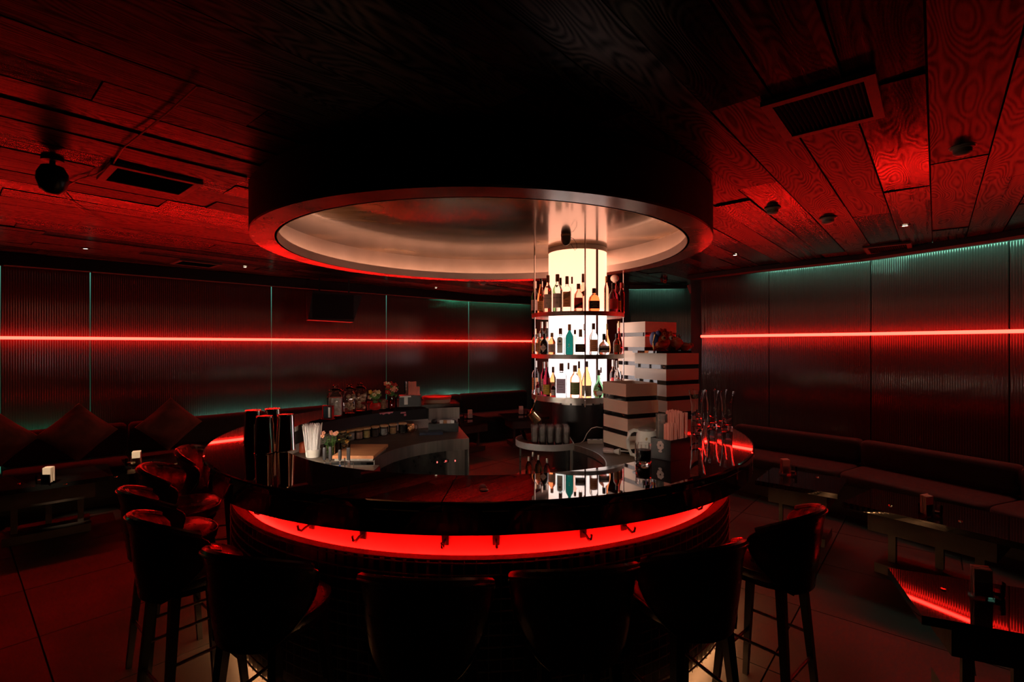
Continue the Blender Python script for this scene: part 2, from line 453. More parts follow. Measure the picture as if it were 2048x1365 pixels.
def dup(root, loc, rz, label, group=None):
    c = root.copy(); COL.objects.link(c); c.location = loc; c.rotation_euler = (0, 0, rz)
    c['label'] = label
    if group: c['group'] = group
    def rec(a, b):
        for ch in list(a.children):
            d = ch.copy(); COL.objects.link(d); d.parent = b
            rec(ch, d)
    rec(root, c)
    return c

def text_mesh(txt, size, m, name, wrap=None, depth=.0006):
    """lettering in the local XZ plane facing -Y, optionally wrapped on a front surface y(x)"""
    cu = bpy.data.curves.new(name, 'FONT'); cu.body = txt; cu.size = size; cu.align_x = 'CENTER'; cu.align_y = 'CENTER'
    cu.resolution_u = 2
    o = bpy.data.objects.new(name, cu); COL.objects.link(o)
    dg = bpy.context.evaluated_depsgraph_get()
    me = bpy.data.meshes.new_from_object(o.evaluated_get(dg))
    bpy.data.objects.remove(o); bpy.data.curves.remove(cu)
    for v in me.vertices:
        x, z = v.co.x, v.co.y
        v.co = (x, (wrap(x) if wrap else 0.) - depth, z)
    me.materials.clear(); me.materials.append(m)
    me.name = name
    return me

# ------------------------------------------------------------------ the room
CEIL = 2.64
U = Vector((.654, .756, 0)).normalized(); V = Vector((-U.y, U.x, 0)); RU = math.atan2(U.y, U.x)
KL = .912
LW = [(x * KL, y * KL) for x, y in ((-7.3, 3.6), (-5.83, 5.58), (-5.25, 6.10), (-3.73, 7.60), (-2.28, 8.90), (-.9, 10.22), (.45, 11.0))]
RW = [(2.62, 6.78), (3.16, 6.03), (3.85, 5.26), (4.32, 4.26), (4.72, 3.1), (4.95, 1.4), (4.95, -1.2)]

tag(MB().box((-.8, 4, -.06), (15, 16, .08)).build('floor', M_GROUT), kind='structure')
FL = bpy.data.objects['floor']
TS = .82
tile_me = MB().box((0, 0, 0), (TS - .008, TS - .008, .02)).mesh('slab', M_FLOOR)
for i in range(-9, 10):
    for j in range(-9, 10):
        p = Vector((0, 4, 0)) + U * (i * TS + .2) + V * (j * TS + .1)
        if -.2 < p.y < 9.3 and abs(p.x) < p.y * 1.15 + .9 and -6.2 < p.x < 5 and (p.x + .19) ** 2 + (p.y - 3.65) ** 2 > .7 ** 2:
            if p.x < 0 and p.y > p.x + 12.0: continue
            if p.x > 0 and p.y > 9.5 - .7 * p.x: continue
            put(tile_me, 'tile', FL, (p.x, p.y, -.0101), RU)
tile_me.name = 'tile'

CE = tag(MB().box((-.8, 4, 2.72), (15, 16, .10)).build('ceiling', M_DARK), kind='structure')
# ceiling planks
PW = .222
pm = {L: MB().box((0, 0, 0), (L - .005, PW - .007, .022)).mesh('plank', M_PLANK) for L in (1.2, 1.6, 2.0, 2.4, 2.8)}
random.seed(11)
npk = 0
def inroom(p):
    # loose outline of the room, seen from above
    if p.y < .2 or abs(p.x) > p.y * 1.12 + 1.2 or p.x < -6.9 or p.x > 5.2: return False
    if p.x < .5 and p.y > min(11.3, p.x * .95 + 11.9): return False
    if p.x >= .5 and p.y > 8.4 + (.0 if p.x > 1.6 else 2.) : return False
    if p.x > 2.5 and p.y > 10.3 - 1.25 * p.x: return False
    return True
for j in range(-34, 36):
    s = -9. + random.uniform(0, 2)
    while s < 10:
        L = random.choice((1.6, 2.0, 2.4, 2.8))
        c = Vector((.2, 4, 0)) + U * (s + L / 2) + V * ((j + .5) * PW)
        if (inroom(c) or inroom(c + U * L * .45) or inroom(c - U * L * .45)) and npk < 299:
            if (Vector((c.x + .19, c.y - 3.65, 0)).length) > .0:
                o = put(pm[L], 'plank', CE, (c.x, c.y, 2.653 + random.uniform(-.0015, .0015)))
                o.rotation_euler = (random.gauss(0, .011), random.gauss(0, .003), RU)
                npk += 1
        s += L
for L, me in pm.items(): me.name = 'plank'

def seglist(poly):
    return [(Vector((*a, 0)), Vector((*b, 0))) for a, b in zip(poly, poly[1:])]

def resample(poly, step):
    out = []
    for a, b in seglist(poly):
        n = max(1, round((b - a).length / step))
        out += [a.lerp(b, k / n) for k in range(n)]
    out.append(Vector((*poly[-1], 0)))
    return out

def wall(name, poly, seam_w=.010):
    root = None
    bk = MB()
    for a, b in seglist(poly):
        d = (b - a).normalized(); n = Vector((d.y, -d.x, 0))
        if n.dot(Vector((0, 3, 0)) - (a + b) / 2) < 0: n = -n
        bk.box(((a + b) / 2 - n * .10 + Vector((0, 0, 1.33))), ((b - a).length + .1, .08, 2.66), math.atan2(d.y, d.x))
    root = tag(bk.build(name, M_WALLPLAIN), kind='structure')
    for a, b in seglist(poly):
        d = (b - a).normalized(); n = Vector((d.y, -d.x, 0))
        if n.dot(Vector((0, 3, 0)) - (a + b) / 2) < 0: n = -n
        ln = (b - a).length
        k = max(1, round(ln / 2.1))
        for q in range(k):
            c = a.lerp(b, (q + .5) / k) - n * .012
            MB().box((0, 0, 0), (ln / k - seam_w, .012, 2.60)).build('panel', M_FLUTE, root, loc=(c.x, c.y, 1.30), rz=math.atan2(d.y, d.x))
            # lit joint at the sheet edge
            e = a.lerp(b, q / k) - n * .008
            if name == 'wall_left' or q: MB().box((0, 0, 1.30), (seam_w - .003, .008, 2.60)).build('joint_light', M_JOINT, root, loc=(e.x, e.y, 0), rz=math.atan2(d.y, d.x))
    return root
def offset(poly, d):
    """polyline moved towards the room by d"""
    out = []
    P = [Vector((*p, 0)) for p in poly]
    for i, p in enumerate(P):
        t = (P[min(i + 1, len(P) - 1)] - P[max(i - 1, 0)]).normalized()
        n = Vector((t.y, -t.x, 0))
        if n.dot(Vector((0, 3, 0)) - p) < 0: n = -n
        out.append(p + n * d)
    return out
WL = wall('wall_left', LW)
WR = wall('wall_right', RW)
WB = tag(MB().box((2.42, 8.00, 1.33), (1.35, .1, 2.66), -.08).build('wall_back', M_WALLPLAIN), kind='structure')
MB().box((0, 0, 0), (1.12, .012, 2.60)).build('panel', M_FLUTE, WB, loc=(2.44, 7.93, 1.30), rz=-.08)
tag(MB().box((1.80, 8.05, 1.33), (.12, .5, 2.66)).box((1.22, 9.02, 1.33), (.12, 2.5, 2.66), .60).build('wall_passage', M_WALLPLAIN), kind='structure')
tag(MB().box((2.98, 7.25, 1.33), (.62, .9, 2.66), -.35).build('wall_pillar', M_WALLPLAIN), kind='structure')
tag(MB().box((-7.55, .6, 1.33), (.1, 6.6, 2.66)).build('wall_far_left', M_WALLPLAIN), kind='structure')
tag(MB().box((-1, -2.7, 1.33), (14, .1, 2.66)).build('wall_rear', M_WALLPLAIN), kind='structure')

# cornices with green strips behind
def ribbon(pts, r0, w, z0, z1):
    """vertical-sided band following pts (offset list), thickness w"""
    b = MB()
    for a, c in zip(pts, pts[1:]):
        d = (c - a); ln = d.length; d.normalize()
        b.box(((a + c) / 2 + Vector((0, 0, (z0 + z1) / 2))), (ln + .02, w, z1 - z0), math.atan2(d.y, d.x))
    return b
tag(ribbon(offset(LW, .16), 0, .12, 2.510, 2.638).build('trim_1', M_DARK), kind='structure')
tag(ribbon(offset(RW, .22), 0, .16, 2.585, 2.638).build('trim_2', M_DARK), kind='structure')
tag(ribbon([Vector((1.86, 7.74, 0)), Vector((2.72, 7.67, 0))], 0, .13, 2.585, 2.638).build('trim_3', M_DARK), kind='structure')
def strip(name, pts, z, w, h, m, label):
    o = ribbon(pts, 0, w, z, z + h).build(name, m)
    return tag(o, label, 'light strip')

def sub(poly, i0, f0, i1, f1):
    """part of a polyline from segment i0 (fraction f0) to segment i1 (fraction f1)"""
    P = [p if isinstance(p, Vector) else Vector((*p, 0)) for p in poly]
    out = [P[i0].lerp(P[i0 + 1], f0)] + P[i0 + 1:i1 + 1] + [P[i1].lerp(P[i1 + 1], f1)]
    return out
oL = offset(LW, .045); oR = offset(RW, .07)
strip('light_strip', sub(oL, 0, 0, 1, .98), .72, .014, .012, M_GREENLED, 'green light strip behind the bench back at the far left wall')
strip('light_strip', sub(oL, 3, .0, 3, .42), .72, .014, .012, M_GREENTOP, 'green light strip behind the bench back beneath the second wall joint')
strip('light_strip', sub(oL, 2, .52, 2, .98), .72, .014, .012, M_GREENTOP, 'green light strip behind the bench back left of the steel tins')
strip('light_strip', sub(oL, 5, .0, 5, .78), .72, .014, .012, M_GREENTOP, 'green light strip behind the bench back deepest in the room')
strip('light_strip', sub(oL, 4, .35, 4, .98), .72, .014, .012, M_GREENTOP, 'green light strip behind the bench back beneath the third wall joint')
strip('light_strip', sub(offset(RW, .10), 0, .8, 3, .6), 2.618, .016, .012, M_GREENTOP, 'green light strip behind the cornice of the right wall')
strip('light_strip', [Vector((1.90, 7.865, 0)), Vector((2.7, 7.80, 0))], 2.615, .012, .010, M_GREENTOP, 'green light strip above the narrow end wall')
strip('light_strip', sub(oL, 4, .7, 5, .95), 2.53, .012, .008, M_GREENLED, 'green light strip behind the cornice deepest in the room')

# neon lines
def neon(pts, z, label):
    t = thing('neon_tube', label, 'neon light')
    MB().tube([p + Vector((0, 0, z)) for p in pts], .016, 8).build('tube', M_NEON, t, smooth=True)
    MB().tube([p + Vector((0, 0, z)) for p in pts[:1] + [pts[0].lerp(pts[1], .02)]], .019, 8).build('end_cap', M_BLACK, t, smooth=True)
    cl = MB().box((0, 0, 0), (.02, .05, .036)).mesh('clip', M_BLACK)
    return t
lp = offset(LW, .06); lp = [lp[0].lerp(lp[1], .35)] + lp[1:]
neon(lp, 1.772, 'long red neon tube running along the left wall')
rp = offset(RW, .06); rp = [rp[0].lerp(rp[1], .02)] + rp[1:5]
neon(rp, 1.815, 'long red neon tube running along the right wall')

# ------------------------------------------------------------------ round ceiling drum over the bar
C = Vector((-.19, 3.65, 0))
R1, R2, R3 = 1.562, 1.410, 1.50
ZD = 2.386
dr = thing('ceiling_drum', 'large round ceiling drum with red-lit rim above the bar', 'ceiling feature', (C.x, C.y, ZD))
NS = 128
MB().arc((0, 0), R1 - .03, R1, 0, CEIL - ZD, 0, 2 * PI, NS).build('drum_side', M_DRUM, dr, smooth=True)
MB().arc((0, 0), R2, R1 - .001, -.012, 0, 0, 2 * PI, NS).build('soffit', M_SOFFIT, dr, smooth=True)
MB().arc((0, 0), R2 - .004, R2 + .012, -.012, .050, 0, 2 * PI, NS).build('lip', M_PLASTER, dr, smooth=True)
MB().arc((0, 0), R3, R3 + .02, .0, .207, 0, 2 * PI, NS).build('recess_wall', M_PLASTER, dr, smooth=True)
MB().arc((0, 0), R2 + .012, R3, .030, .036, 0, 2 * PI, NS).build('ledge', M_PLASTER, dr, smooth=True)
MB().arc((0, 0), R2 + .016, R2 + .030, .037, .046, 0, 2 * PI, NS).build('cove_strip', M_COVE, dr)
MB().prism([(R3 * math.cos(2 * PI * k / NS), R3 * math.sin(2 * PI * k / NS)) for k in range(NS)], .207, .222).build('painted_ceiling', M_CLOUD, dr)

# ------------------------------------------------------------------ bar
bar = thing('round_bar', 'round black bar with lacquered top, iron grating front and red glow', 'bar', (C.x, C.y, 0))
RO, RI = 1.79, 1.40
A_END0, A_END1 = math.radians(30), math.radians(104.3)        # opening between these angles
A_J = math.radians(267.5)
D = .0014
for a0, a1, n in ((A_J + D, A_END0 + 2 * PI, 110), (A_END1, A_J - D, 130)):
    b = MB()
    # top slab with softly rounded outer nose
    prof = [(RI, 1.062), (RI, 1.100), (RO - .010, 1.100), (RO - .003, 1.097), (RO, 1.090), (RO, 1.068), (RO - .004, 1.062)]
    m = n + 1; vs = []; fs = []; K = len(prof)
    for k in range(m):
        a = a0 + (a1 - a0) * k / n
        vs += [(r * math.cos(a), r * math.sin(a), z) for r, z in prof]
    for k in range(n):
        for i in range(K):
            j = (i + 1) % K
            fs.append((k * K + i, (k + 1) * K + i, (k + 1) * K + j, k * K + j))
    fs += [tuple(range(K))[::-1], tuple(n * K + i for i in range(K))]
    b.add(vs, fs); b.build('bar_top', M_LACQ, bar, smooth=True, ang=10)
a0, a1 = A_END1, A_END0 + 2 * PI
MB().arc((0, 0), RO - .028, RO - .006, .972, 1.061, a0, a1, 200).build('outer_fascia', M_FASCIA, bar, smooth=True)
MB().arc((0, 0), RI + .020, RI + .034, .957, 1.061, a0 + math.radians(13), a1, 190).build('inner_fascia', M_BLACK, bar, smooth=True)
MB().arc((0, 0), RI + .003, RI + .02, .945, 1.061, a0, a0 + math.radians(12.9), 16).build('steel_fascia', M_STEEL, bar, smooth=True)
MB().arc((0, 0), RI + .0345, RO - .0285, 1.040, 1.061, a0, a1, 200).build('underside', M_GLOWPANEL, bar, smooth=True)
MB().arc((0, 0), 1.53, 1.55, .55, 1.039, a0, a1, 200).build('glow_panel', M_GLOWPANEL, bar, smooth=True)
MB().arc((0, 0), 1.55, 1.607, .735, .750, a0, a1, 200).build('light_shelf', M_GLOWPANEL, bar, smooth=True)
MB().arc((0, 0), 1.585, 1.600, .752, .762, a0, a1, 200).build('red_strip', M_REDLED, bar)
MB().arc((0, 0), 1.590, 1.608, .10, .805, a0, a1, 200).build('backing', M_DARK, bar, smooth=True)
MB().arc((0, 0), 1.560, 1.572, .085, .095, a0, a1, 200).build('warm_strip', M_WARMLED, bar)
MB().arc((0, 0), 1.50, 1.52, 0, .12, a0, a1, 160).build('plinth', M_DARK, bar, smooth=True)
# iron grating: upright flat bars and ring rods
me = MB().box((0, 0, .46), (.040, .004, .72)).mesh('grating_bar', M_IRON)
na = 0
a = math.radians(178)
stepa = .0505 / 1.64
while a < math.radians(370):
    r = 1.633
    put(me, 'grating_bar', bar, (r * math.cos(a), r * math.sin(a), 0), a)
    a += stepa; na += 1
for k in range(15):
    z = .115 + k * .0492
    MB().arc((0, 0), 1.650, 1.656, z, z + .005, math.radians(176), math.radians(372), 130).build('grating_rod', M_IRON, bar)
    if k % 1 == 0:
        pass
MB().arc((0, 0), 1.612, 1.656, .820, .824, math.radians(176), math.radians(372), 130).build('grating_cap', M_IRON, bar)
# bag hooks on the panel under the top
hk = MB().tube([(1.552, 0, .865), (1.585, 0, .862), (1.612, 0, .852), (1.628, 0, .862), (1.633, 0, .882)], .006, 8).box((1.556, 0, .865), (.008, .03, .045)).mesh('bag_hook', M_STEELD)
for px in (607, 712, 885, 990, 1175, 1258, 1392, 522):
    ang = math.atan2(-1, 0)
    # direction of the hook on the ring seen at px
    best = min((abs(1024 + F * (C.x + 1.6 * math.cos(t)) / (C.y + 1.6 * math.sin(t)) - px), t) for t in [math.radians(180 + .5 * k) for k in range(360)])
    put(hk, 'bag_hook', bar, (0, 0, 0), best[1])
MB().arc((0, 0), 1.4005, 1.4022, 1.0425, 1.0615, math.radians(186), math.radians(272), 172).build('added_strip_shade', M_BLACK, bar)  # unseen lip, added to keep the strip's light off the ceiling
MB().arc((0, 0), 1.409, 1.419, 1.035, 1.045, math.radians(186), math.radians(272), 172).build('added_task_strip', mat('added_task_led', (.2, .18, .15), .5, emit=(1., .80, .62), es=150.), bar)  # unseen strip, added to brighten the worktop and what stands on it
# grommet, and stickers on the fascia
tag(MB().lathe([(.018, 0), (.018, .003), (.014, .004)], 20).build('cable_grommet', M_STEELD, loc=at(968, 981, 1.1001)), 'small round metal grommet on the bar top near the joint', 'grommet')
st = mat('pink_print', (.8, .25, .3), .5)
def on_fascia(px, py):
    best = min((abs(1024 + F * (C.x + 1.402 * math.cos(t)) / (C.y + 1.402 * math.sin(t)) - px), t) for t in [math.radians(104 + .2 * k) for k in range(400)])
    t = best[1]; y = C.y + 1.402 * math.sin(t)
    return t, 1.7 - (py - 690) * y / F
def flat_sticker(name, me, px, py, m):
    t, z = on_fascia(px, py)
    o = put(me, name, bar, (1.401 * math.cos(t), 1.401 * math.sin(t), z), t - PI / 2)
    return o
t, z = on_fascia(775, 826)
o = put(text_mesh('YUMMY', .042, mat('white_print', (.75, .7, .72), .5), 'fascia_lettering'), 'fascia_lettering', bar, (1.4185 * math.cos(t), 1.4185 * math.sin(t), z), t - PI / 2)
o2 = MB()
for q in range(5):
    o2.blob((-.06 + q * .03, -.0015, (-1) ** q * .004), (.017, .0008, .014), 8, 5)
o2.build('fascia_sticker', st, bar, loc=(1.4195 * math.cos(t), 1.4195 * math.sin(t), z), rz=t - PI / 2)
t, z = on_fascia(808, 828)
MB().box((0, 0, .008), (.055, .001, .014)).lathe([(.001, 0), (.001, 0)], 3).box((.02, 0, -.015), (.022, .001, .022)).build('small_sticker', st, bar, loc=(1.419 * math.cos(t), 1.419 * math.sin(t), z), rz=t - PI / 2)

# ------------------------------------------------------------------ work counters inside the ring
wl = thing('work_counter', 'curved steel work counter with fridge door inside the bar ring at left', 'counter', (C.x, C.y, 0))
wa0, wa1 = math.radians(104), math.radians(183)
MB().arc((0, 0), .83, 1.525, .835, .85, wa0, wa1, 60).build('worktop', M_WORK, wl, smooth=True)
MB().arc((0, 0),   .822, .83, .75, .8505, wa0, wa1, 60).build('apron', M_STEEL, wl, smooth=True)
MB().arc((0, 0), .88, 1.45, .10, .834, wa0 + .01, wa1, 60).build('carcass', M_STEELD, wl, smooth=True)
MB().arc((0, 0), .83, 1.45, .02, .834, wa0, wa0 + .012, 1).build('end_panel', M_STEEL, wl)
MB().arc((0, 0), .862, .88, .12, .742, math.radians(119), math.radians(150), 24).build('fridge_door', M_STEELD, wl, smooth=True)
cp = MB().arc((0, 0), .850, .88, .12, .742, math.radians(106.5), math.radians(117.5), 10).build('control_panel', M_STEEL, wl, smooth=True)
def on_r(r, px, py):
    best = min((abs(1024 + F * (C.x + r * math.cos(t)) / (C.y + r * math.sin(t)) - px), t) for t in [math.radians(100 + .1 * k) for k in range(900)])
    t = best[1]; y = C.y + r * math.sin(t)
    return t, 1.7 - (py - 690) * y / F
for px in (874, 910):
    t, z = on_r(.848, px, 922 if px > 900 else 925)
    MB().box((0, 0, 0), (.018, .006, .022)).build('button', M_BLACK, wl, loc=(.847 * math.cos(t), .847 * math.sin(t), z), rz=t - PI / 2)
    MB().box((0, 0, 0), (.009, .004, .014)).build('button_light', M_DISPLAY, wl, loc=(.8435 * math.cos(t), .8435 * math.sin(t), z), rz=t - PI / 2)
t, z = on_r(.848, 891, 923)
dp = MB().box((0, 0, 0), (.055, .006, .028)).build('display', M_BLACK, wl, loc=(.847 * math.cos(t), .847 * math.sin(t), z), rz=t - PI / 2)
put(text_mesh('.31', .024, M_DISPLAY, 'digits'), 'digits', dp, (0, -.004, 0))

wr = thing('work_counter', 'curved brown-topped work counter under the kettle at the right', 'counter', (C.x, C.y, 0))
wa0, wa1 = math.radians(-55), math.radians(38)
MB().arc((0, 0), .88, 1.395, .835, .85, wa0, wa1, 60).build('worktop', noisy('brown_worktop', (.10, .06, .035), (.17, .105, .06), 5., (.35, .5)), wr, smooth=True)
MB().arc((0, 0), .872, .88, .80, .8505, wa0, wa1, 60).build('apron', M_STEEL, wr, smooth=True)
MB().arc((0, 0), .90, 1.38, .02, .834, wa0 + .01, wa1 - .01, 60).build('carcass', M_STEELD, wr, smooth=True)
MB().arc((0, 0), .885, .90, .12, .78, math.radians(2), math.radians(24), 20).build('door', M_STEEL, wr, smooth=True)

# steel unit under the chopping board
su = thing('sink_unit', 'steel sink unit with drawer under the chopping board', 'sink unit', (-1.17, 3.37, 0))
MB().box((0, 0, .43), (.44, .30, .81)).build('body', M_STEEL, su)
MB().box((.02, -.155, .78), (.36, .008, .09)).build('drawer_front', M_STEELD, su)
MB().box((.225, .0, .76), (.006, .26, .14)).build('side_plate', mat('red_plate', (.35, .01, .015), .35), su)

# cabinet behind the ring carrying the box stacks
bu = Vector((.887, .462, 0)); bw = Vector((-.462, .887, 0)); BRZ = math.atan2(bu.y, bu.x)
bc = Vector((1.015, 4.40, 0)) + bu * .46 + bw * .27
tb = thing('back_cabinet', 'black cabinet behind the bar under the tall stack of white boxes', 'cabinet', bc, BRZ)
MB().box((0, 0, .53), (.86, .50, 1.04)).build('body', M_DARK, tb)
MB().box((0, 0, 1.075), (.88, .52, .05)).build('top', M_LACQ, tb)
MB().box((-.21, -.257, .52), (.40, .01, .98)).build('door', M_BLACK, tb)
MB().box((.21, -.257, .52), (.40, .01, .98)).build('door', M_BLACK, tb)

# ------------------------------------------------------------------ glowing bottle column
CC = Vector((.614, 4.60, 0))
CR = .270; SR = .430
SH = [(1.951, 1.989), (1.577, 1.615), (1.198, 1.245)]
cl = thing('lit_column', 'glowing white round column rising to the ceiling with bottle shelves', 'column', (CC.x, CC.y, 0))
MB().arc((0, 0), CR - .02, CR, 1.246, 2.55, 0, 2 * PI, 64).build('acrylic_sleeve', M_COLUMN, cl, smooth=True)
MB().arc((0, 0), CR - .02, CR + .004, 2.551, 2.592, 0, 2 * PI, 64).build('top_collar', M_PLASTER, cl, smooth=True)
ta = math.atan2(-1, .0)
sa = math.radians(-58)
MB().box((0, 0, 1.90), (.006, .022, 1.30), 0).build('sleeve_joint', mat('joint_brown', (.20, .08, .04), .5), cl, loc=(.272 * math.cos(sa), .272 * math.sin(sa), 0), rz=sa)
MB().arc((0, 0), .05, .235, 0., 1.197, 0, 2 * PI, 64).build('base_drum', mat('satin_black', (.014, .014, .015), .32), cl, smooth=True)
MB().arc((0, 0), .236, .243, 1.16, 1.197, math.radians(200), math.radians(345), 40).build('steel_collar', M_STEEL, cl, smooth=True)
for k in range(5):
    t = math.radians(225 + 24 * k)
    MB().box((0, 0, 1.178), (.006, .018, .034)).build('collar_slot', M_BLACK, cl, loc=(.2445 * math.cos(t), .2445 * math.sin(t), 0), rz=t)
for z0, z1 in SH:
    sh = MB().arc((0, 0), CR + .002, SR - .006, z1 - .012, z1, 0, 2 * PI, 72).build('shelf', M_STEEL, cl, smooth=True)
    MB().arc((0, 0), SR - .006, SR, z0, z1, 0, 2 * PI, 72).build('shelf_rim', M_STEEL, sh, smooth=True)
for ang, r in ((196, .424), (-89.0, .436), (-8, .424), (110, .424)):
    t = math.radians(ang)
    MB().tube([(r * math.cos(t), r * math.sin(t), 1.17), (r * math.cos(t), r * math.sin(t), 2.592)], .0065, 10).build('hanger_rod', M_CHROME, cl, smooth=True)

# ------------------------------------------------------------------ bottles
SHAPES = {  # (radius fraction, height fraction) , cap start, label z range
 'tall':   ([(.90, 0), (1, .02), (1, .55), (.93, .62), (.60, .70), (.36, .76), (.33, .92)], .80, (.10, .48)),
 'wine':   ([(.90, 0), (1, .02), (1, .52), (.86, .60), (.50, .68), (.36, .74), (.34, .93)], .78, (.10, .42)),
 'square': ([(.94, 0), (1, .02), (1, .62), (.92, .67), (.45, .72), (.33, .75), (.33, .90)], .77, (.12, .55)),
 'squat':  ([(.85, 0), (1, .05), (1, .45), (.86, .60), (.45, .72), (.30, .76), (.28, .90)], .78, (.10, .44)),
 'belly':  ([(.60, 0), (.90, .08), (1, .22), (.86, .38), (.50, .52), (.27, .64), (.22, .90)], .80, (.08, .30)),
 'flask':  ([(.80, 0), (.96, .08), (1, .28), (.90, .46), (.55, .58), (.26, .64), (.24, .86)], .70, (.10, .42)),
 'bell':   ([(.92, 0), (1, .03), (.97, .32), (1.04, .42), (.85, .52), (.60, .66), (.30, .78), (.27, .93)], .84, (.05, .34)),
 'slim':   ([(.92, 0), (1, .02), (1, .66), (.80, .72), (.50, .78), (.42, .92)], .82, (.12, .55)),
}
def front_y(rx, ry, n, x):
    u = min(1., abs(x / rx)); return -ry * (1 - u ** n) ** (1 / n)
def lerp_prof(prof, f):
    for (r0, z0), (r1, z1) in zip(prof, prof[1:]):
        if z0 <= f <= z1: return r0 + (r1 - r0) * (f - z0) / max(1e-6, z1 - z0)
    return prof[-1][0]
def bottle(desc, loc, face, w, h, shape, gl, cap, lab=None, n=2., dr=1., text=None, tsize=None, label_m=None, band=None, extra=None, capw=1.25, group=None):
    t = thing('bottle', desc, 'bottle', loc, face, group)
    prof, c0, (l0, l1) = SHAPES[shape]
    hw = w / 2
    secs = []
    for r, z in prof:
        nn = n if r > .6 else 2. + (n - 2) * max(0, (r - .35) / .25) * .5
        rx = hw * r; ry = hw * r * (dr if r > .6 else 1 - (1 - dr) * max(0, (r - .4) / .3))
        secs.append((rx, ry, z * h, max(2., nn)))
    MB().loops(secs, 20).build('glass_body', gl, t, smooth=True, ang=60)
    cr = hw * lerp_prof(prof, .88) * capw
    MB().loops([(cr * 1.0, cr * 1.0, c0 * h, 2.), (cr * 1.02, cr * 1.02, c0 * h + .004, 2.), (cr * .98, cr * .98, h - .003, 2.), (cr * .9, cr * .9, h, 2.)], 14).build('cap', cap, t, smooth=True, ang=50)
    if lab:
        rmid = hw * lerp_prof(prof, (l0 + l1) / 2)
        b = MB(); vs = []; fs = []; K = 12; half = .88 * rmid if n > 3 else .93 * rmid
        Z = [l0 * h, l0 * h + .001, l1 * h - .001, l1 * h]
        for zz in Z:
            sc = lerp_prof(prof, zz / h) * hw
            for k in range(K + 1):
                x = -half + 2 * half * k / K
                vs.append((x, front_y(max(sc, half * 1.02), max(sc, half * 1.02) * dr, n, x) - .0008, zz))
        for j in range(3):
            for k in range(K):
                fs.append((j * (K + 1) + k, j * (K + 1) + k + 1, (j + 1) * (K + 1) + k + 1, (j + 1) * (K + 1) + k))
        lo = b.add(vs, fs).build('paper_label', PAP[lab], t, smooth=True)
        fy = lambda x: front_y(rmid * 1.02, rmid * 1.02 * dr, n, x) - .0014
        if text:
            lines = text if isinstance(text, list) else [text]
            ts = tsize or w * .22
            inkm = M_INK if lab not in ('black', 'red') else PAP['white']
            for i, s in enumerate(lines):
                mm = text_mesh(s, ts * (1.4 if s.isdigit() else 1.), inkm, 'lettering', fy)
                put(mm, 'lettering', lo, (0, 0, ((l0 + l1) / 2 + (l1 - l0) * (.20 - .34 * i)) * h))
        else:
            inkm = mat('faded_ink', (.12, .08, .07), .6) if lab not in ('black', 'red') else mat('faded_gold', (.4, .25, .12), .5)
            q = MB()
            for i, (fr, ww) in enumerate(((.78, .5), (.62, .75), (.42, .4), (.25, .6))):
                zz = (l0 + (l1 - l0) * fr) * h; x1 = half * ww
                vs = []; 
                for k in range(5):
                    x = -x1 + 2 * x1 * k / 4
                    vs += [(x, fy(x), zz - .0012), (x, fy(x), zz + .0012)]
                q.add(vs, [(2 * k, 2 * k + 2, 2 * k + 3, 2 * k + 1) for k in range(4)])
            q.build('print_lines', inkm, lo)
    if extra: extra(t, hw, h, n, dr)
    return t

def ring_pos(px, r):
    """point on a circle round the column, camera side, seen at px"""
    k = (px - 1024.) / F
    # (k*y - cx)^2 + (y - cy)^2 = r^2
    A = 1 + k * k; B = -2 * (k * CC.x + CC.y); Cq = CC.x ** 2 + CC.y ** 2 - r * r
    d = B * B - 4 * A * Cq
    y = (-B - math.sqrt(max(0, d))) / (2 * A)
    return Vector((k * y, y, 0))
def place(tier, px, top, wpx, r, desc, shape, gl, cap, lab=None, ang=None, **k):
    if ang is not None:
        p = CC + Vector((r * math.cos(math.radians(ang)), r * math.sin(math.radians(ang)), 0))
    else:
        p = ring_pos(px, r)
    z = SH[tier][1]
    h = HZ + (690 - top) * p.y / F - z
    face = math.atan2(p.y - CC.y, p.x - CC.x) + PI / 2 if ang is not None or r > .36 else 0
    # labels look outwards but mostly to the front
    d = Vector((p.x - CC.x, p.y - CC.y, 0)).normalized() * .5 + Vector((-.1, -1, 0))
    face = math.atan2(d.y, d.x) + PI / 2
    w = wpx * p.y / F
    k.pop('flat', None)
    return bottle(desc, (p.x, p.y, z), face, w, h, shape, G[gl], CAPM[cap], lab, **k)

def slant(col, z0, z1):
    """slanting paper label"""
    def f(t, hw, h, n, dr):
        b = MB(); vs = []
        for k in range(9):
            x = -hw * .85 + hw * 1.7 * k / 8
            zo = x * .55
            y = front_y(hw * 1.03, hw * 1.03 * dr, n, x) - .001
            vs += [(x, y, z0 * h + zo), (x, y, z1 * h + zo)]
        b.add(vs, [(2 * k, 2 * k + 2, 2 * k + 3, 2 * k + 1) for k in range(8)]).build('slanting_label', PAP[col], t, smooth=True)
    return f
def diamond(t, hw, h, n, dr):
    vs = [(0, -hw * 1.03 * dr - .002, h * .12), (hw * .85, -hw * .75 * dr - .008, h * .31), (0, -hw * 1.03 * dr - .002, h * .50), (-hw * .85, -hw * .75 * dr - .008, h * .31)]
    d = MB().add(vs, [(0, 1, 2, 3)]).build('diamond_label', PAP['pale'], t)
    put(text_mesh("HENDRICK'S", hw * .30, M_INK, 'lettering', lambda x: -hw * 1.03 * dr - .0035), 'lettering', d, (0, 0, h * .31))
def vee(t, hw, h, n, dr):
    MB().add([(-hw * .4, -hw * .80, h * .70), (hw * .4, -hw * .80, h * .70), (0, -hw * 1.02, h * .63)], [(0, 2, 1)]).build('neck_seal', CAPM['brown'], t)
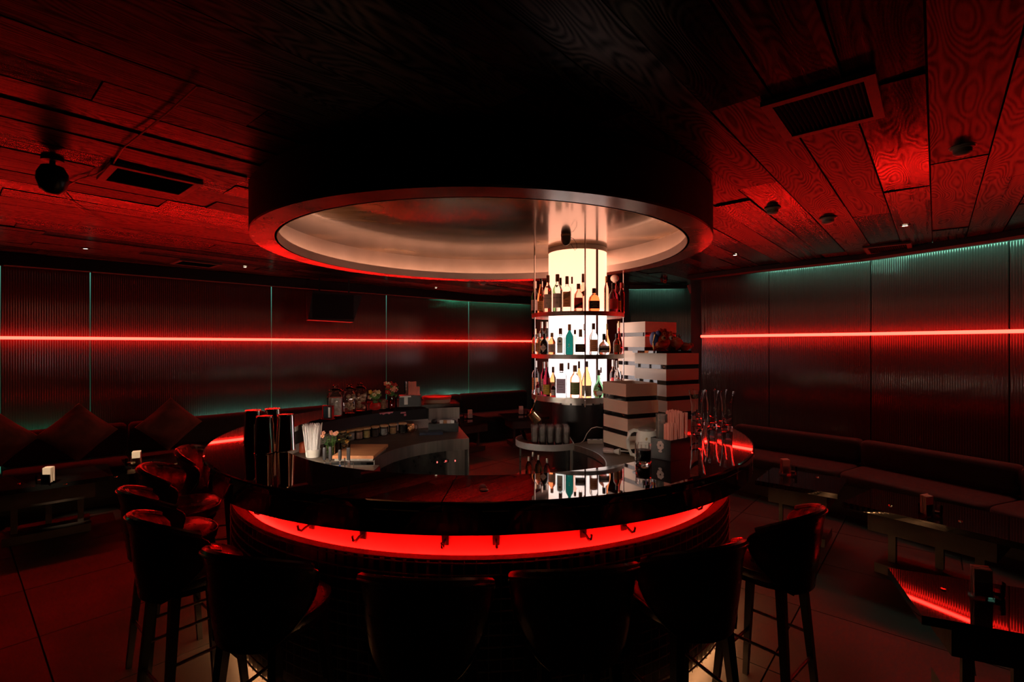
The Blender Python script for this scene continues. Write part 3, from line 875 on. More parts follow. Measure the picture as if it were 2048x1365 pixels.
def five(t, hw, h, n, dr):
    put(text_mesh('5', hw * 1.1, PAP['white'], 'lettering', lambda x: front_y(hw * 1.02, hw * 1.02, 2, x)), 'lettering', t, (0, 0, h * .30))
def seal(t, hw, h, n, dr):
    MB().blob((0, -hw * .70, h * .40), (.013, .005, .013), 10, 6).build('wax_seal', CAPM['red'], t, smooth=True)
def oval(t, hw, h, n, dr):
    seal(t, hw, h, n, dr)
    b = MB(); vs = [(hw * .55 * math.cos(2 * PI * k / 18), front_y(hw * 1.03, hw * 1.03, 2, hw * .55 * math.cos(2 * PI * k / 18)) - .001, h * .17 + h * .075 * math.sin(2 * PI * k / 18)) for k in range(18)]
    b.add(vs, [tuple(range(18))]).build('oval_label', PAP['white'], t)
def arch(t, hw, h, n, dr):
    b = MB(); pts = [(-hw * .62, .06), (hw * .62, .06), (hw * .62, .60)] + [(hw * .62 * math.cos(PI * k / 8), .60 + .07 * math.sin(PI * k / 8)) for k in range(1, 8)] + [(-hw * .62, .60)]
    lo = b.add([(x, front_y(hw * 1.03, hw * 1.03 * dr, n, x) - .0016, z * h) for x, z in pts], [tuple(range(len(pts)))]).build('arched_label', PAP['white'], t)
    MB().lathe([(.0095, -.0004), (.0095, .0004)], 16).build('portrait_oval', mat('print_blue', (.06, .09, .11), .6), lo, loc=(0, -hw * dr * 1.03 - .0032, h * .50)).rotation_euler = (PI / 2, 0, 0)
    put(text_mesh('BOMBAY', hw * .34, M_INK, 'lettering', lambda x: -hw * dr * 1.03 - .0022), 'lettering', lo, (0, 0, h * .385))

B = place
R_F, R_B = .384, .305
# upper shelf
B(0, 1068, 563, 15, .40, 'green bottle with silver foil neck at the left end of the upper shelf', 'wine', 'darkgreen', 'foil', 'pale', ang=183)
B(0, 1082, 558, 14, .392, 'orange liqueur bottle with black cap on the upper shelf', 'bell', 'orange', 'black', 'orange', ang=206)
B(0, 1096, 551, 15.5, R_F, 'pale whisky bottle with a brown capsule second on the upper shelf', 'tall', 'pink', 'brown', 'pale', text=['MACALLAN', '12'], tsize=.0115, extra=vee)
B(0, 1115, 549, 19, R_F, 'tall whisky bottle with the large 12 on its pale label', 'tall', 'blue', 'brown', 'pale', text=['MACALLAN', '12'], tsize=.014, extra=vee)
B(0, 1121, 556, 12, .303, 'slim green bottle behind the whisky labelled 12', 'wine', 'green', 'black')
B(0, 1134, 553, 17, R_F, 'square whisky bottle with slanting dark label left of the column middle', 'square', 'clear', 'brown', 'orange', n=4., extra=slant('brown', .38, .52))
B(0, 1144, 554, 9, .303, 'clear bottle with brown cap behind the square slanting-label whisky', 'tall', 'clear', 'brown')
B(0, 1157, 568, 18, R_F, 'clear whisky bottle with red label on the upper shelf', 'tall', 'pink', 'brown', 'red', extra=slant('black', .16, .26))
B(0, 1166, 548, 13, .303, 'pale bottle with dark slanting label behind the red-label whisky', 'square', 'pink', 'brown', None, n=4., extra=slant('brown', .40, .54))
B(0, 1188, 577, 22, R_F, 'squat amber bottle with wide black label on the upper shelf', 'squat', 'orange', 'black', 'black', n=3.)
B(0, 1211, 566, 19, .386, 'dark squat bottle with red diamond print on the upper shelf', 'squat', 'wine', 'black', 'red', ang=-43)
B(0, 1219, 553, 9, .308, 'gold-necked bottle behind the dark squat bottles at right', 'slim', 'pink', 'gold', ang=-41)
B(0, 1231, 572, 17, .372, 'round dark bottle with cream shoulder near the right end of the upper shelf', 'squat', 'black', 'red', 'yellow', ang=-26)
b = B(0, 1234, 554, 12, .352, 'white bottle with a large pale round stopper at the right of the upper shelf', 'slim', 'pink', 'white', 'white', ang=1)
MB().blob((0, 0, .335), (.040, .040, .036), 12, 8).build('round_stopper', CAPM['white'], b, smooth=True)
B(0, 1241, 566, 12, .405, 'red liqueur bottle at the right end of the upper shelf', 'slim', 'red', 'red', ang=-13)
B(0, 1075, 563, 11, .345, 'small pale bottle behind the green foil-neck bottle', 'slim', 'pink', 'foil', ang=165)
# middle shelf
B(1, 1066, 658, 12, .398, 'small amber bottle at the left end of the middle shelf', 'wine', 'amber', 'gold', 'yellow', ang=181)
B(1, 1073, 667, 14, .400, 'frosted pink bottle with full pale label at left of the middle shelf', 'slim', 'pink', 'white', 'orange', ang=202)
B(1, 1089, 668, 17, .388, 'dark round gin bottle with a diamond label', 'squat', 'black', 'black', None, extra=diamond)
B(1, 1104, 666, 14.5, R_F, 'orange-necked bottle with square pale label beside the diamond-label gin', 'tall', 'orange', 'cork', 'pale')
B(1, 1121, 657, 17.5, R_F, 'clear blue gin bottle with arched white label', 'square', 'blue', 'brown', None, n=5., extra=arch)
B(1, 1139, 649, 16, R_F, 'teal green gin bottle on the middle shelf', 'tall', 'teal', 'gold', None, extra=five)
B(1, 1161, 659, 24, R_F, 'wide black square bottle with cork stopper on the middle shelf', 'flask', 'clear', 'cork', 'black', n=6., dr=.5)
B(1, 1150, 660, 9, .300, 'small corked bottle behind the teal gin bottle', 'slim', 'pink', 'cork')
B(1, 1169, 648, 9, .300, 'tall corked bottle behind the wide black square bottle', 'wine', 'clear', 'cork')
B(1, 1187, 647, 16, R_F, 'tall clear bottle with long rose label right of the front rod', 'tall', 'clear', 'brown', 'orange')
B(1, 1208, 668, 23, .386, 'squat round tequila bottle with a round knob stopper', 'flask', 'clear', 'black', 'pale', n=2.4, dr=.62)
B(1, 1220, 648, 14, .312, 'orange liqueur bottle with pouring spout behind the squat tequila bottle', 'belly', 'orange', 'gold', ang=-40)
B(1, 1229, 668, 14, .388, 'dark brown bottle beside the squat tequila bottle', 'tall', 'brown', 'black', 'brown', ang=-33)
B(1, 1242, 643, 15, .382, 'tall red liqueur bottle at the right end of the middle shelf', 'belly', 'red', 'gold', ang=-12)
for a_, ds in ((160, 'pale bottle nearest the left rod at the back of the middle shelf'), (141, 'pale bottle second from the left rod at the back of the middle shelf'), (122, 'pale bottle third from the left rod at the back of the middle shelf')):
    B(1, 0, 644, 13, .35, ds, 'tall', 'pink', 'foil', 'orange', ang=a_)
# lower shelf
B(2, 1068, 722, 14, .392, 'rose-labelled spirit bottle at the left end of the lower shelf', 'tall', 'pink', 'foil', 'orange', ang=178)
B(2, 1079, 724, 12, .345, 'white-capped bottle behind the yellow-label bottle', 'tall', 'wine', 'white', 'pale', ang=200)
B(2, 1088, 724, 15, .392, 'dark red bottle with tall yellow arched label', 'bell', 'wine', 'foil', 'yellow', ang=219)
B(2, 1104, 734, 13, .352, 'orange bottle with yellow neck label on the lower shelf', 'tall', 'orange', 'brown', 'brown', ang=225)
B(2, 1072, 764, 8.5, .405, 'miniature bottle with pale label at left of the lower shelf', 'slim', 'wine', 'red', 'pale', ang=200.5)
B(2, 1097, 768, 10, .410, 'short bottle with white label before the yellow-label bottle', 'slim', 'wine', 'red', 'white', ang=232)
B(2, 1123, 727, 21, .382, 'square clear bottle with white and lilac label', 'square', 'clear', 'brown', 'lilac', n=6.)
B(2, 1137, 726, 10, .300, 'clear brown-capped bottle behind the lilac-label bottle', 'tall', 'clear', 'brown')
B(2, 1150, 731, 20, .382, 'clear bottle with olive green label left of the front rod', 'tall', 'pink', 'cork', 'green')
B(2, 1158, 723, 11, .298, 'amber bottle behind the olive-label bottle', 'tall', 'orange', 'brown')
B(2, 1173, 723, 20, .382, 'brown bell-shaped liqueur bottle with sage label behind the front rod', 'bell', 'amber', 'brown', 'sage')
B(2, 1197, 740, 23, .378, 'round green liqueur bottle with red wax seal and oval label', 'belly', 'green', 'brown', None, extra=oval)
B(2, 1202, 735, 12, .300, 'clear long-necked bottle behind the round green bottle', 'belly', 'clear', 'brown')
B(2, 1219, 722, 13, .385, 'pale bottle at right of the lower shelf behind the boxes', 'tall', 'clear', 'white', 'pale', ang=-30)
B(2, 1228, 720, 14, .330, 'pink bottle with green cap at right of the lower shelf', 'tall', 'pink', 'foil', 'red', ang=-8)
B(2, 1241, 743, 12, .395, 'small glass decanter with square stopper on the lower shelf', 'squat', 'pink', 'foil', ang=-8)

# ------------------------------------------------------------------ acrylic boxes
def acrylic_box(label, loc, rz, sx, sy, h, band=.036, group=None):
    t = thing('acrylic_box', label, 'box', loc, rz, group)
    b = MB(); w = .006
    z0 = band
    # open-topped frosted tray
    b.box((0, -sy / 2 + w / 2, (z0 + h) / 2), (sx, w, h - z0)).box((0, sy / 2 - w / 2, (z0 + h) / 2), (sx, w, h - z0))
    b.box((-sx / 2 + w / 2, 0, (z0 + h) / 2), (w, sy - 2 * w, h - z0)).box((sx / 2 - w / 2, 0, (z0 + h) / 2), (w, sy - 2 * w, h - z0))
    b.box((0, 0, z0 + w / 2), (sx - 2 * w, sy - 2 * w, w))
    b.build('frosted_tray', M_ACRYL, t)
    MB().box((0, 0, band / 2), (sx - .006, sy - .006, band - .001)).build('base_band', M_ACRYLBLACK, t)
    return t
ORD = ['bottom', 'second', 'third', 'fourth', 'fifth', 'top']
def stack(corner, rz, sx, sy, z, n, h, what, group, seq=None):
    u = Vector((math.cos(rz), math.sin(rz), 0)); w = Vector((-u.y, u.x, 0))
    c = Vector((*corner, 0)) + u * sx / 2 + w * sy / 2
    for k in range(n):
        nm = ORD[k] if k < n - 1 else 'topmost'
        dz = random.uniform(-.006, .006)
        acrylic_box('frosted white box, %s of the %s' % (nm if nm == 'topmost' else nm + ' from below' if k else 'lowest', what), (c.x + dz, c.y, z + k * h), rz + random.uniform(-.02, .02), sx, sy, h - .0005, group=group)
random.seed(5)
stack((.89, 3.80), math.atan2(.117, .276), .300, .325, .8505, 4, .136, 'stack of four behind the kettle', 'front stack of white boxes')
stack((1.277, 4.05), BRZ, .375, .385, 1.1005, 4, .132, 'stack of four carrying the lion head', 'middle stack of white boxes')
stack((1.215, 4.465), BRZ, .395, .385, 1.1005, 6, .1355, 'tall rear stack of six', 'rear stack of white boxes')

# lion-dance head resting on the middle stack
lc = Vector((1.277, 4.05, 0)) + bu * .19 + bw * .19
ld = thing('lion_head_puppet', 'red and gold lion-dance head puppet lying on the middle box stack', 'puppet', (lc.x - .02, lc.y - .05, 1.6295), .35); ld.scale = (1.15, 1.15, 1.22)
mred = noisy('lion_red', (.45, .02, .015), (.62, .05, .02), 9., (.4, .6)); mgold = mat('lion_gold', (.75, .45, .12), .35, .5); mblu = mat('lion_blue', (.02, .05, .22), .5)
mfur = noisy('lion_fur', (.75, .38, .24), (.85, .55, .40), 30., (.8, .9), bump=1.)
MB().box((-.02, .03, .008), (.31, .30, .016)).build('black_tray', M_ACRYLBLACK, ld)
MB().blob((-.07, -.02, .085), (.075, .075, .068), 16, 10, jit=.03).blob((-.10, -.075, .06), (.045, .03, .025), 12, 7).build('head', mred, ld, smooth=True)
MB().blob((-.13, -.03, .10), (.025, .045, .05), 12, 8).blob((-.115, -.06, .135), (.02, .03, .02), 10, 6).build('ear', mblu, ld, smooth=True)
for sx in (-1, 1):
    MB().blob((-.055 + sx * .032, -.088, .105), (.017, .012, .017), 12, 8).build('eye', CAPM['white'], ld, smooth=True)
    MB().blob((-.055 + sx * .032, -.100, .105), (.008, .005, .008), 8, 6).build('pupil', M_INK, ld, smooth=True)
g = MB()
for q in range(11):
    cx, cy, cz = -.07 + random.uniform(-.065, .06), -.075 + random.uniform(-.01, .02), .05 + random.uniform(0, .10)
    rr = random.uniform(.008, .016)
    g.tube([(cx + rr * math.cos(2 * PI * k / 10), cy - .012, cz + rr * math.sin(2 * PI * k / 10)) for k in range(10)], .0025, 5, closed=True)
g.tube([(-.145, -.05, .02), (-.16, -.06, .07), (-.145, -.06, .125), (-.10, -.05, .155)], .005, 6)
g.build('gold_trim', mgold, ld, smooth=True)
g = MB()
for q in range(14):
    g.blob((-.06 + random.uniform(-.06, .07), -.03 + random.uniform(-.04, .05), .145 + random.uniform(-.01, .018)), random.uniform(.010, .017), 7, 5)
g.build('pompoms', mred, ld, smooth=True); 
g = MB()
g.blob((.07, .01, .065), (.085, .07, .050), 14, 9, jit=.10).blob((.15, -.02, .045), (.055, .045, .030), 12, 7, jit=.12).blob((.205, -.03, .055), (.02, .02, .018), 8, 5, jit=.1)
g.build('fur_body', mfur, ld, smooth=True)
g = MB()
for q in range(40):
    a = random.uniform(0, PI); x = .01 + .12 * random.random()
    z = .105 + random.uniform(-.01, .008)
    g.tube([(x, .01 + random.uniform(-.03, .03), z), (x + random.uniform(-.015, .015), random.uniform(-.03, .04), z + .028)], [.003, .0008], 4)
g.build('mane', mat('dark_mane', (.12, .01, .01), .8), ld)

# ------------------------------------------------------------------ things on the right worktop
k = thing('electric_kettle', 'white electric kettle on the brown worktop before the box stack', 'kettle', (.985, 3.60, .8505), 0)
MB().loops([(.078, .078, 0, 2), (.082, .082, .012, 2), (.080, .080, .03, 2), (.083, .083, .035, 2), (.074, .074, .15, 2), (.066, .066, .215, 2.2), (.064, .064, .222, 2.2)], 28).build('body', M_WHITE, k, smooth=True)
MB().loops([(.060, .060, .223, 2), (.055, .055, .236, 2), (.03, .03, .243, 2), (.012, .012, .245, 2)], 24).build('lid', mat('grey_lid', (.2, .17, .15), .4), k, smooth=True)
MB().tube([(-.058, 0, .215), (-.09, 0, .222), (-.122, 0, .205), (-.135, 0, .15), (-.130, 0, .09), (-.108, 0, .045), (-.078, 0, .035)], [.013, .014, .015, .014, .013, .013, .012], 10).build('handle', M_WHITE, k, smooth=True)
MB().tube([(.055, 0, .20), (.085, 0, .218)], [.020, .014], 10).build('spout', M_WHITE, k, smooth=True)
MB().blob((-.012, -.0685, .165), (.012, .003, .016), 10, 6).build('leaf_print', mat('faint_print', (.45, .30, .16), .6), k, smooth=True)
MB().box((0, 0, 0), (.028, .001, .012)).build('small_label', mat('grey_print', (.35, .33, .28), .6), k, loc=(-.012, -.0765, .13))

ps = thing('power_strip', 'white power strip lying on the worktop before the black column base', 'power strip', at(1190, 887, .8505) + Vector((0, 0, .0)), .05)
MB().box((0, 0, .016), (.125, .045, .032)).build('case', M_WHITE, ps)
for q in range(2): MB().lathe([(.012, 0), (.012, .001)], 12).build('socket', M_BLACK, ps, loc=(-.03 + .06 * q, 0, .0321))
p0 = at(1158, 889, .8505)
tag(MB().tube([p0 + Vector(q) for q in ((0, -.01, .004), (.04, 0, .03), (.07, .01, .09), (.11, .03, .13), (.16, .05, .14), (.21, .05, .13))], .003, 6).build('power_cable', M_WHITE, smooth=True), 'white cable curving up from the power strip', 'cable')
mx = thing('hand_mixer', 'small white and pink milk frother lying beside the kettle', 'milk frother', at(1222, 908, .8505), -.35)
MB().tube([(-.06, 0, .022), (-.03, 0, .024), (.02, 0, .022)], [.018, .022, .018], 12).build('body', mat('pinkish_white', (.75, .55, .52), .35), mx, smooth=True)
MB().tube([(.02, 0, .02), (.07, -.01, .022)], [.012, .026], 12).build('cup', M_WHITE, mx, smooth=True)
MB().tube([(.07, -.01, .03), (.15, -.01, .03), (.16, -.01, .03)], .005, 6).build('lever', M_WHITE, mx, smooth=True)

# ------------------------------------------------------------------ round tray shelf with glasses
TC = Vector((.31, 4.17, 0)); TR = .28
ts = thing('tray_shelf', 'round raised-edge metal shelf holding glasses beside the column base', 'shelf', (TC.x, TC.y, 0))
def cutcirc(r, xcut, n=48):
    return [(r * math.cos(2 * PI * k / n) if r * math.cos(2 * PI * k / n) < xcut else xcut, r * math.sin(2 * PI * k / n)) for k in range(n)]
MB().prism(cutcirc(TR - .006, .19), .858, .866).build('plate', mat('tray_plate', (.30, .24, .20), .3, .6), ts)
b = MB(); al = math.radians(48)
b.arc((0, 0), TR - .006, TR, .852, .903, al, 2 * PI - al, 56)
b.build('raised_rim', noisy('pale_rim', (.42, .42, .42), (.5, .5, .5), 9., (.3, .4), metal=.3), ts, smooth=True)
MB().box((.19, -.02, .877), (.006, .38, .05)).build('end_lip', M_STEEL, ts)
MB().prism(cutcirc(TR - .01, .185), .58, .59).build('lower_plate', M_STEELD, ts)
MB().box((.175, -.16, .42), (.02, .02, .84)).build('post', M_STEEL, ts)
MB().box((-.24, -.02, .42), (.015, .015, .84)).build('post', M_STEELD, ts)
MB().box((.175, .16, .42), (.02, .02, .84)).build('post', M_STEELD, ts)

def glass_mesh(r0, r1, h, th=.0025, seg=18, base=.010, flare=None):
    prof = [(r0, 0)] + (flare(1) if flare else []) + [(r1, h), (r1 - th, h)] + (flare(-1) if flare else []) + [(r0 - th, base), (.001, base)]
    return prof
def tumbler(label, loc, r0, r1, h, group=None, name='highball_glass', cat='glass', m=None):
    o = MB().lathe([(.001, 0)] + glass_mesh(r0, r1, h), 18, caps=False).build(name, m or M_GLASSTHIN, smooth=True, loc=loc, ang=50)
    return tag(o, label, cat, group)
gm = None
n_ = 0
cols = [(-.11, 0), (-.045, 0), (.02, 0), (.085, 0), (.148, 0)]
for iy, yy in enumerate((-.115, -.05, .015)):
    for ix in range(5):
        x = -.118 + ix * .0655; y = yy + .02 + abs(ix - 2.5) * .006
        if Vector((x, y, 0)).length > .235: continue
        lab = 'upturned clear highball glass, %s from the left in the %s row on the tray shelf' % (('first', 'second', 'third', 'fourth', 'fifth')[ix], ('front', 'middle', 'rear')[iy])
        if gm is None:
            o = tumbler(lab, (TC.x + x, TC.y + y, .8665), .026, .031, .150, 'highball glasses on the tray shelf', m=M_RIDGED); gm = o
        else:
            o = gm.copy(); COL.objects.link(o); o.location = (TC.x + x, TC.y + y, .8665); o['label'] = lab
# copper jug leaning on a glass bowl
bo = MB().lathe([(.001, 0), (.04, 0), (.048, .004), (.075, .05), (.078, .075), (.075, .075), (.07, .05), (.045, .008), (.001, .006)], 24, caps=False).build('glass_bowl', thin_glass('reddish_glass', (.9, .5, .42)), smooth=True, loc=(TC.x - .155, TC.y + .13, .8665))
tag(bo, 'round glass bowl at the back of the tray shelf under the jug', 'bowl')
jg = thing('copper_jug', 'small copper jug with long handle tilted over the glass bowl', 'jug', (TC.x - .115, TC.y + .03, 1.085), 0)
R_ = Matrix.Rotation(math.radians(42), 4, 'Y')
bb = MB().lathe([(.001, -.002), (.042, -.002), (.044, .004), (.033, .075), (.036, .09), (.034, .09), (.030, .075), (.040, .006), (.001, .004)], 24, caps=False)
o = bb.build('cup', M_BRASS, jg, smooth=True); o.rotation_euler = (.2, math.radians(-38), 0); o.location = (.02, 0, -.04)
MB().tube([(-.035, 0, .03), (-.02, 0, .07), (.01, 0, .14), (.02, 0, .20)], .005, 8).build('handle', M_BRASS, jg, smooth=True)
MB().tube([(.02, 0, -.045), (.0, .04, -.08), (-.03, .07, -.115)], .0035, 6).build('wire_rest', M_STEELD, jg, smooth=True)
rs = MB()
for q in range(7): rs.blob((random.uniform(-.03, .03), random.uniform(-.02, .02), .008), (.012, .010, .008), 8, 5)
tag(rs.build('orange_peel', mat('orange_peel', (.8, .12, .04), .5), smooth=True, loc=(TC.x - .135, TC.y - .075, .8665)), 'red-orange citrus peel lying on the tray shelf', 'citrus peel', kind='stuff')
for q, (dx, dy, c_) in enumerate(((-.17, -.05, 'amber'), (-.09, -.08, 'green'), (-.02, -.12, 'clear'), (-.13, .04, 'clear'))):
    bottle(['amber syrup bottle at left on the lower plate of the tray shelf', 'small green syrup bottle on the lower plate of the tray shelf', 'clear syrup bottle nearest the post under the tray shelf', 'clear syrup bottle at the back under the tray shelf'][q],
           (TC.x + dx, TC.y + dy, .5905), 0, .055, .17 + .02 * (q % 2), 'squat', G[c_], CAPM['foil'], None)

# ------------------------------------------------------------------ bar top, right side
def vase(label, px, py, h, rb=.036, rt=.052, first=[]):
    p = at(px, py, 1.1005); p.z = 1.1005
    if not first:
        prof = [(.001, 0), (rb, 0), (rb + .002, .006), (rb, .05), (rb - .001, .12), (rb + .001, .18), (rb + .008, .225), (rt, .268), (rt - .003, .268), (rb + .004, .222), (rb - .003, .175), (rb - .004, .12), (rb - .003, .03), (rb - .006, .022), (.001, .020)]
        o = MB().lathe(prof, 32, caps=False).build('carafe', M_GLASS, smooth=True, loc=p)
        first.append(o)
    else:
        o = first[0].copy(); COL.objects.link(o); o.location = p
    s = h / .268; o.scale = (s if s > 1 else 1, s if s > 1 else 1, s)
    return tag(o, label, 'carafe', 'flared glass carafes on the bar top')
vase('flared glass carafe nearest the straw caddy, the largest of the group', 1394, 864, .285)
vase('flared glass carafe just behind the largest one', 1399, 846, .255)
vase('flared glass carafe standing middle of the group by the boxes', 1424, 853, .262)
vase('flared glass carafe at the rear right of the group', 1441, 849, .262)
vase('flared glass carafe at the outer right of the group', 1454, 858, .266)

# straw caddy
F0 = Vector((.81, 2.50, 0)); cu = Vector((.8, .6, 0)); cw = Vector((-.6, .8, 0)); crz = math.atan2(.6, .8)
cc = F0 + cu * .085 + cw * .062
cd = thing('straw_caddy', 'black straw caddy with white flower on the bar top before the kettle', 'caddy', (cc.x, cc.y, 1.1005), crz)
MB().box((0, 0, .003), (.17, .124, .006)).box((0, -.0605, .056), (.17, .003, .106)).box((0, .0605, .056), (.17, .003, .106)).box((-.0835, 0, .056), (.003, .118, .106)).box((.0835, 0, .056), (.003, .118, .106)).box((.0, 0, .056), (.003, .118, .10)).build('case', M_BLACK, cd)
MB().box((.0855, -.02, .06), (.001, .014, .09)).build('side_stripe', mat('stripe_red', (.6, .02, .02), .4), cd)
fb = MB()
for q in range(7):
    fb.blob((-.087, .0 + .013 * math.cos(q * .9), .075 + .015 * math.sin(q * .9)), (.0012, .010, .010), 8, 5)
fb.blob((-.088, 0, .045), (.001, .012, .007), 8, 5)
fb.build('rose_print', mat('rose_white', (.55, .40, .36), .6), cd, smooth=True)
def straws(n, sx, sy, h, m, label, loc, rz, fan=.0, r=.0028, jit=.006):
    b = MB()
    for q in range(n):
        x = random.uniform(-sx, sx); y = random.uniform(-sy, sy)
        hh = h + random.uniform(-jit, jit)
        b.tube([(x, y, .001), (x * (1 + fan) + random.uniform(-.003, .003), y + random.uniform(-.003, .003), hh)], r, 6)
    return tag(b.build('drinking_straws', m, loc=loc, rz=rz, smooth=True), label, 'straws', kind='stuff')
pc = cc - cu * .035
straws(85, .042, .048, .235, M_STRAWP, 'tall bunch of pink drinking straws in the black caddy', (cc.x + cu.x * .042, cc.y + cu.y * .042, 1.107), crz, .05)
straws(45, .030, .02, .185, M_STRAWP, 'shorter bunch of pink straws at left in the black caddy', (cc.x - cu.x * .045 - cw.x * .032, cc.y - cu.y * .045 - cw.y * .032, 1.107), crz, .03)
for q in range(3):
    tumbler('clear plastic cup, %s of the stack behind the pink straws' % ('lowest', 'middle', 'top')[q], (cc.x - cu.x * .042 + cw.x * .025, cc.y - cu.y * .042 + cw.y * .025, 1.107 + q * .045), .022, .031, .135, 'stacked clear cups', 'plastic_cup', 'cup', M_RIDGED)
p = at(1287, 927, 1.1005)
tm = thing('ribbed_tumbler', 'ribbed glass tumbler of dark liquid left of the straw caddy', 'glass', (p.x, p.y, 1.1005))
pr = [(.001, 0), (.036, 0), (.039, .006), (.040, .10), (.037, .10), (.036, .016), (.001, .014)]
b = MB(); vs = []; fs = []; S = 48
for r, z in pr:
    for k2 in range(S):
        a = 2 * PI * k2 / S; rr = r * (1 + (.025 * math.cos(a * 12) if r > .01 else 0))
        vs.append((rr * math.cos(a), rr * math.sin(a), z))
for j in range(len(pr) - 1):
    for k2 in range(S): fs.append((j * S + k2, j * S + (k2 + 1) % S, (j + 1) * S + (k2 + 1) % S, (j + 1) * S + k2))
b.add(vs, fs).build('glass_wall', M_GLASS, tm, smooth=True)
MB().lathe([(.001, .016), (.0345, .016), (.0355, .07), (.001, .07)], 24, caps=False).build('coffee_beans', noisy('dark_fill', (.012, .006, .005), (.03, .014, .01), 80., (.4, .6), bump=1.), tm, smooth=True)

# ------------------------------------------------------------------ bar top, left side
def tin(label, px, py, h, rb, rt, first=[]):
    p = at(px, py, 1.1005)
    if not first:
        prof = [(rb, 0), (rb + .002, .003), (rb, .006), (rt + .003, .195), (rt, .203), (rt - .004, .205), (.001, .203)]
        t = thing('shaker_tin', label, 'shaker tin', (p.x, p.y, 1.1005), 0, 'upturned shaker tins')
        MB().lathe(prof, 32, caps=False).build('cup_wall', M_CHROME, t, smooth=True)
        MB().tube([(.0 + (rt + .001) * math.cos(2 * PI * k / 24), (rt + .001) * math.sin(2 * PI * k / 24), .203) for k in range(24)], .0025, 6, closed=True).build('rim_bead', M_CHROME, t, smooth=True)
        first.append(t)
        return t
    return dup(first[0], (p.x, p.y, 1.1005), 0, label)
tin('upturned chrome shaker tin nearest the bar edge, front left of four', 529, 906, .2, .052, .040)
tin('upturned chrome shaker tin behind the front left one', 506, 889, .2, .05, .04)
tin('upturned chrome shaker tin at the front right of four', 571, 901, .2, .05, .04)
tin('upturned chrome shaker tin behind the front right one', 545, 884, .2, .05, .04)

# big lidded jars
def jar(label, px, py, fill, h=.25, w=.125, first={}):
    p = at(px, py, 1.1005)
    t = thing('glass_jar', label, 'jar', (p.x, p.y, 1.1005), .3, 'lidded glass jars')
    r = w / 2
    MB().loops([(r * .9, r * .9, 0, 4), (r, r, .008, 4), (r, r, h * .62, 4), (r * .95, r * .95, h * .70, 3), (r * .78, r * .78, h * .76, 2), (r * .80, r * .80, h * .78, 2)], 28).build('glass_body', M_GLASSTHIN, t, smooth=True, ang=60)
    MB().lathe([(r * .92, h * .785), (r * .96, h * .80), (r * .6, h * .87), (r * .25, h * .90), (r * .2, h * .92), (r * .36, h * .95), (r * .38, h * .98), (r * .2, h), (.001, h)], 24, caps=False).build('lid', M_GLASSTHIN, t, smooth=True)
    if fill == 'paper':
        b = MB(); b.loops([(r * .8, r * .8, .014, 5), (r * .8, r * .8, h * .60, 5)], 20)
        b.build('white_contents', noisy('white_packets', (.55, .46, .40), (.75, .68, .62), 40., (.6, .8), bump=1.), t, smooth=True)
    else:
        b = MB()
        for q in range(34 if fill == 'dense' else 26):
            a = random.uniform(0, 2 * PI); rr = r * .62 * math.sqrt(random.random()); z = .03 + random.random() * h * .5
            b.blob((rr * math.cos(a), rr * math.sin(a), z), (random.uniform(.012, .018), random.uniform(.004, .010), random.uniform(.010, .016)), 7, 5, jit=.2)
        b.build('dried_slices', noisy('dried_fruit', (.22, .14, .07), (.70, .52, .34), 30., (.5, .7)), t, smooth=True)
    return t
jar('lidded glass jar of white packets, leftmost of three on the bar top', 671, 833, 'paper', .262, .125)
jar('lidded glass jar of dried slices, middle of three on the bar top', 699, 827, 'dense', .255, .11)
jar('lidded glass jar of dark dried fruit, right of three on the bar top', 720, 822.5, 'open', .252, .125)
p = at(656, 839, 1.1005)
cf = thing('card_stand', 'small red-edged card stand left of the lidded jars', 'frame', (p.x, p.y, 1.1005), -.25)
MB().box((0, 0, .004), (.095, .05, .008)).box((-.044, 0, .055), (.007, .02, .11)).box((.044, 0, .055), (.007, .02, .11)).box((0, 0, .108), (.095, .02, .007)).build('frame', mat('red_acrylic', (.6, .03, .03), .15, trans=.4), cf)
MB().box((0, 0, .055), (.08, .002, .098)).build('card', mat('dark_card', (.03, .05, .06), .5), cf)
MB().box((.012, -.0012, .055), (.018, .001, .08)).build('card_stripe', PAP['white'], cf)

def flowers(b, c, n, spread, h0, h1, r, petals):
    for q in range(n):
        a = random.uniform(0, 2 * PI); rr = spread * math.sqrt(random.random())
        x, y, z = c[0] + rr * math.cos(a), c[1] + rr * math.sin(a), random.uniform(h0, h1)
        mi = random.randrange(petals)
        for k2 in range(5):
            t2 = 2 * PI * k2 / 5
            b.blob((x + r * .6 * math.cos(t2), y - r * .3, z + r * .6 * math.sin(t2)), (r * .45, r * .25, r * .45), 6, 4, mi=mi)
        b.blob((x, y - r * .45, z), r * .28, 6, 4, mi=petals)
def bouquet(label, pos, pot, n, spread, h0, h1, r, mats_, potm, potprof, leafm=M_LEAF, nl=22, name='flower_pot'):
    t = thing(name, label, 'flowers', pos)
    MB().lathe(potprof, 24, caps=False).build(pot, potm, t, smooth=True)
    hb = max(z for _, z in potprof)
    s = MB()
    for q in range(nl):
        a = random.uniform(0, 2 * PI); rr = spread * random.random()
        x, y = rr * math.cos(a), rr * math.sin(a); z = random.uniform(hb, h1 * .92)
        s.blob((x, y, z), (.018, .008, .012), 6, 4, jit=.3)
    for q in range(n): s.tube([(0, 0, hb * .4), (random.uniform(-spread, spread) * .7, random.uniform(-spread, spread) * .7, h0)], .002, 4)
    o = s.build('leaves', leafm, t, smooth=True); o['kind'] = 'stuff'
    f = MB(); flowers(f, (0, 0), n, spread, h0, h1, r, len(mats_))
    o = f.build('blossoms', mats_ + [M_YELLOW], t, smooth=True); o['kind'] = 'stuff'
    return t
random.seed(21)
p = at(751, 820, 1.1005)
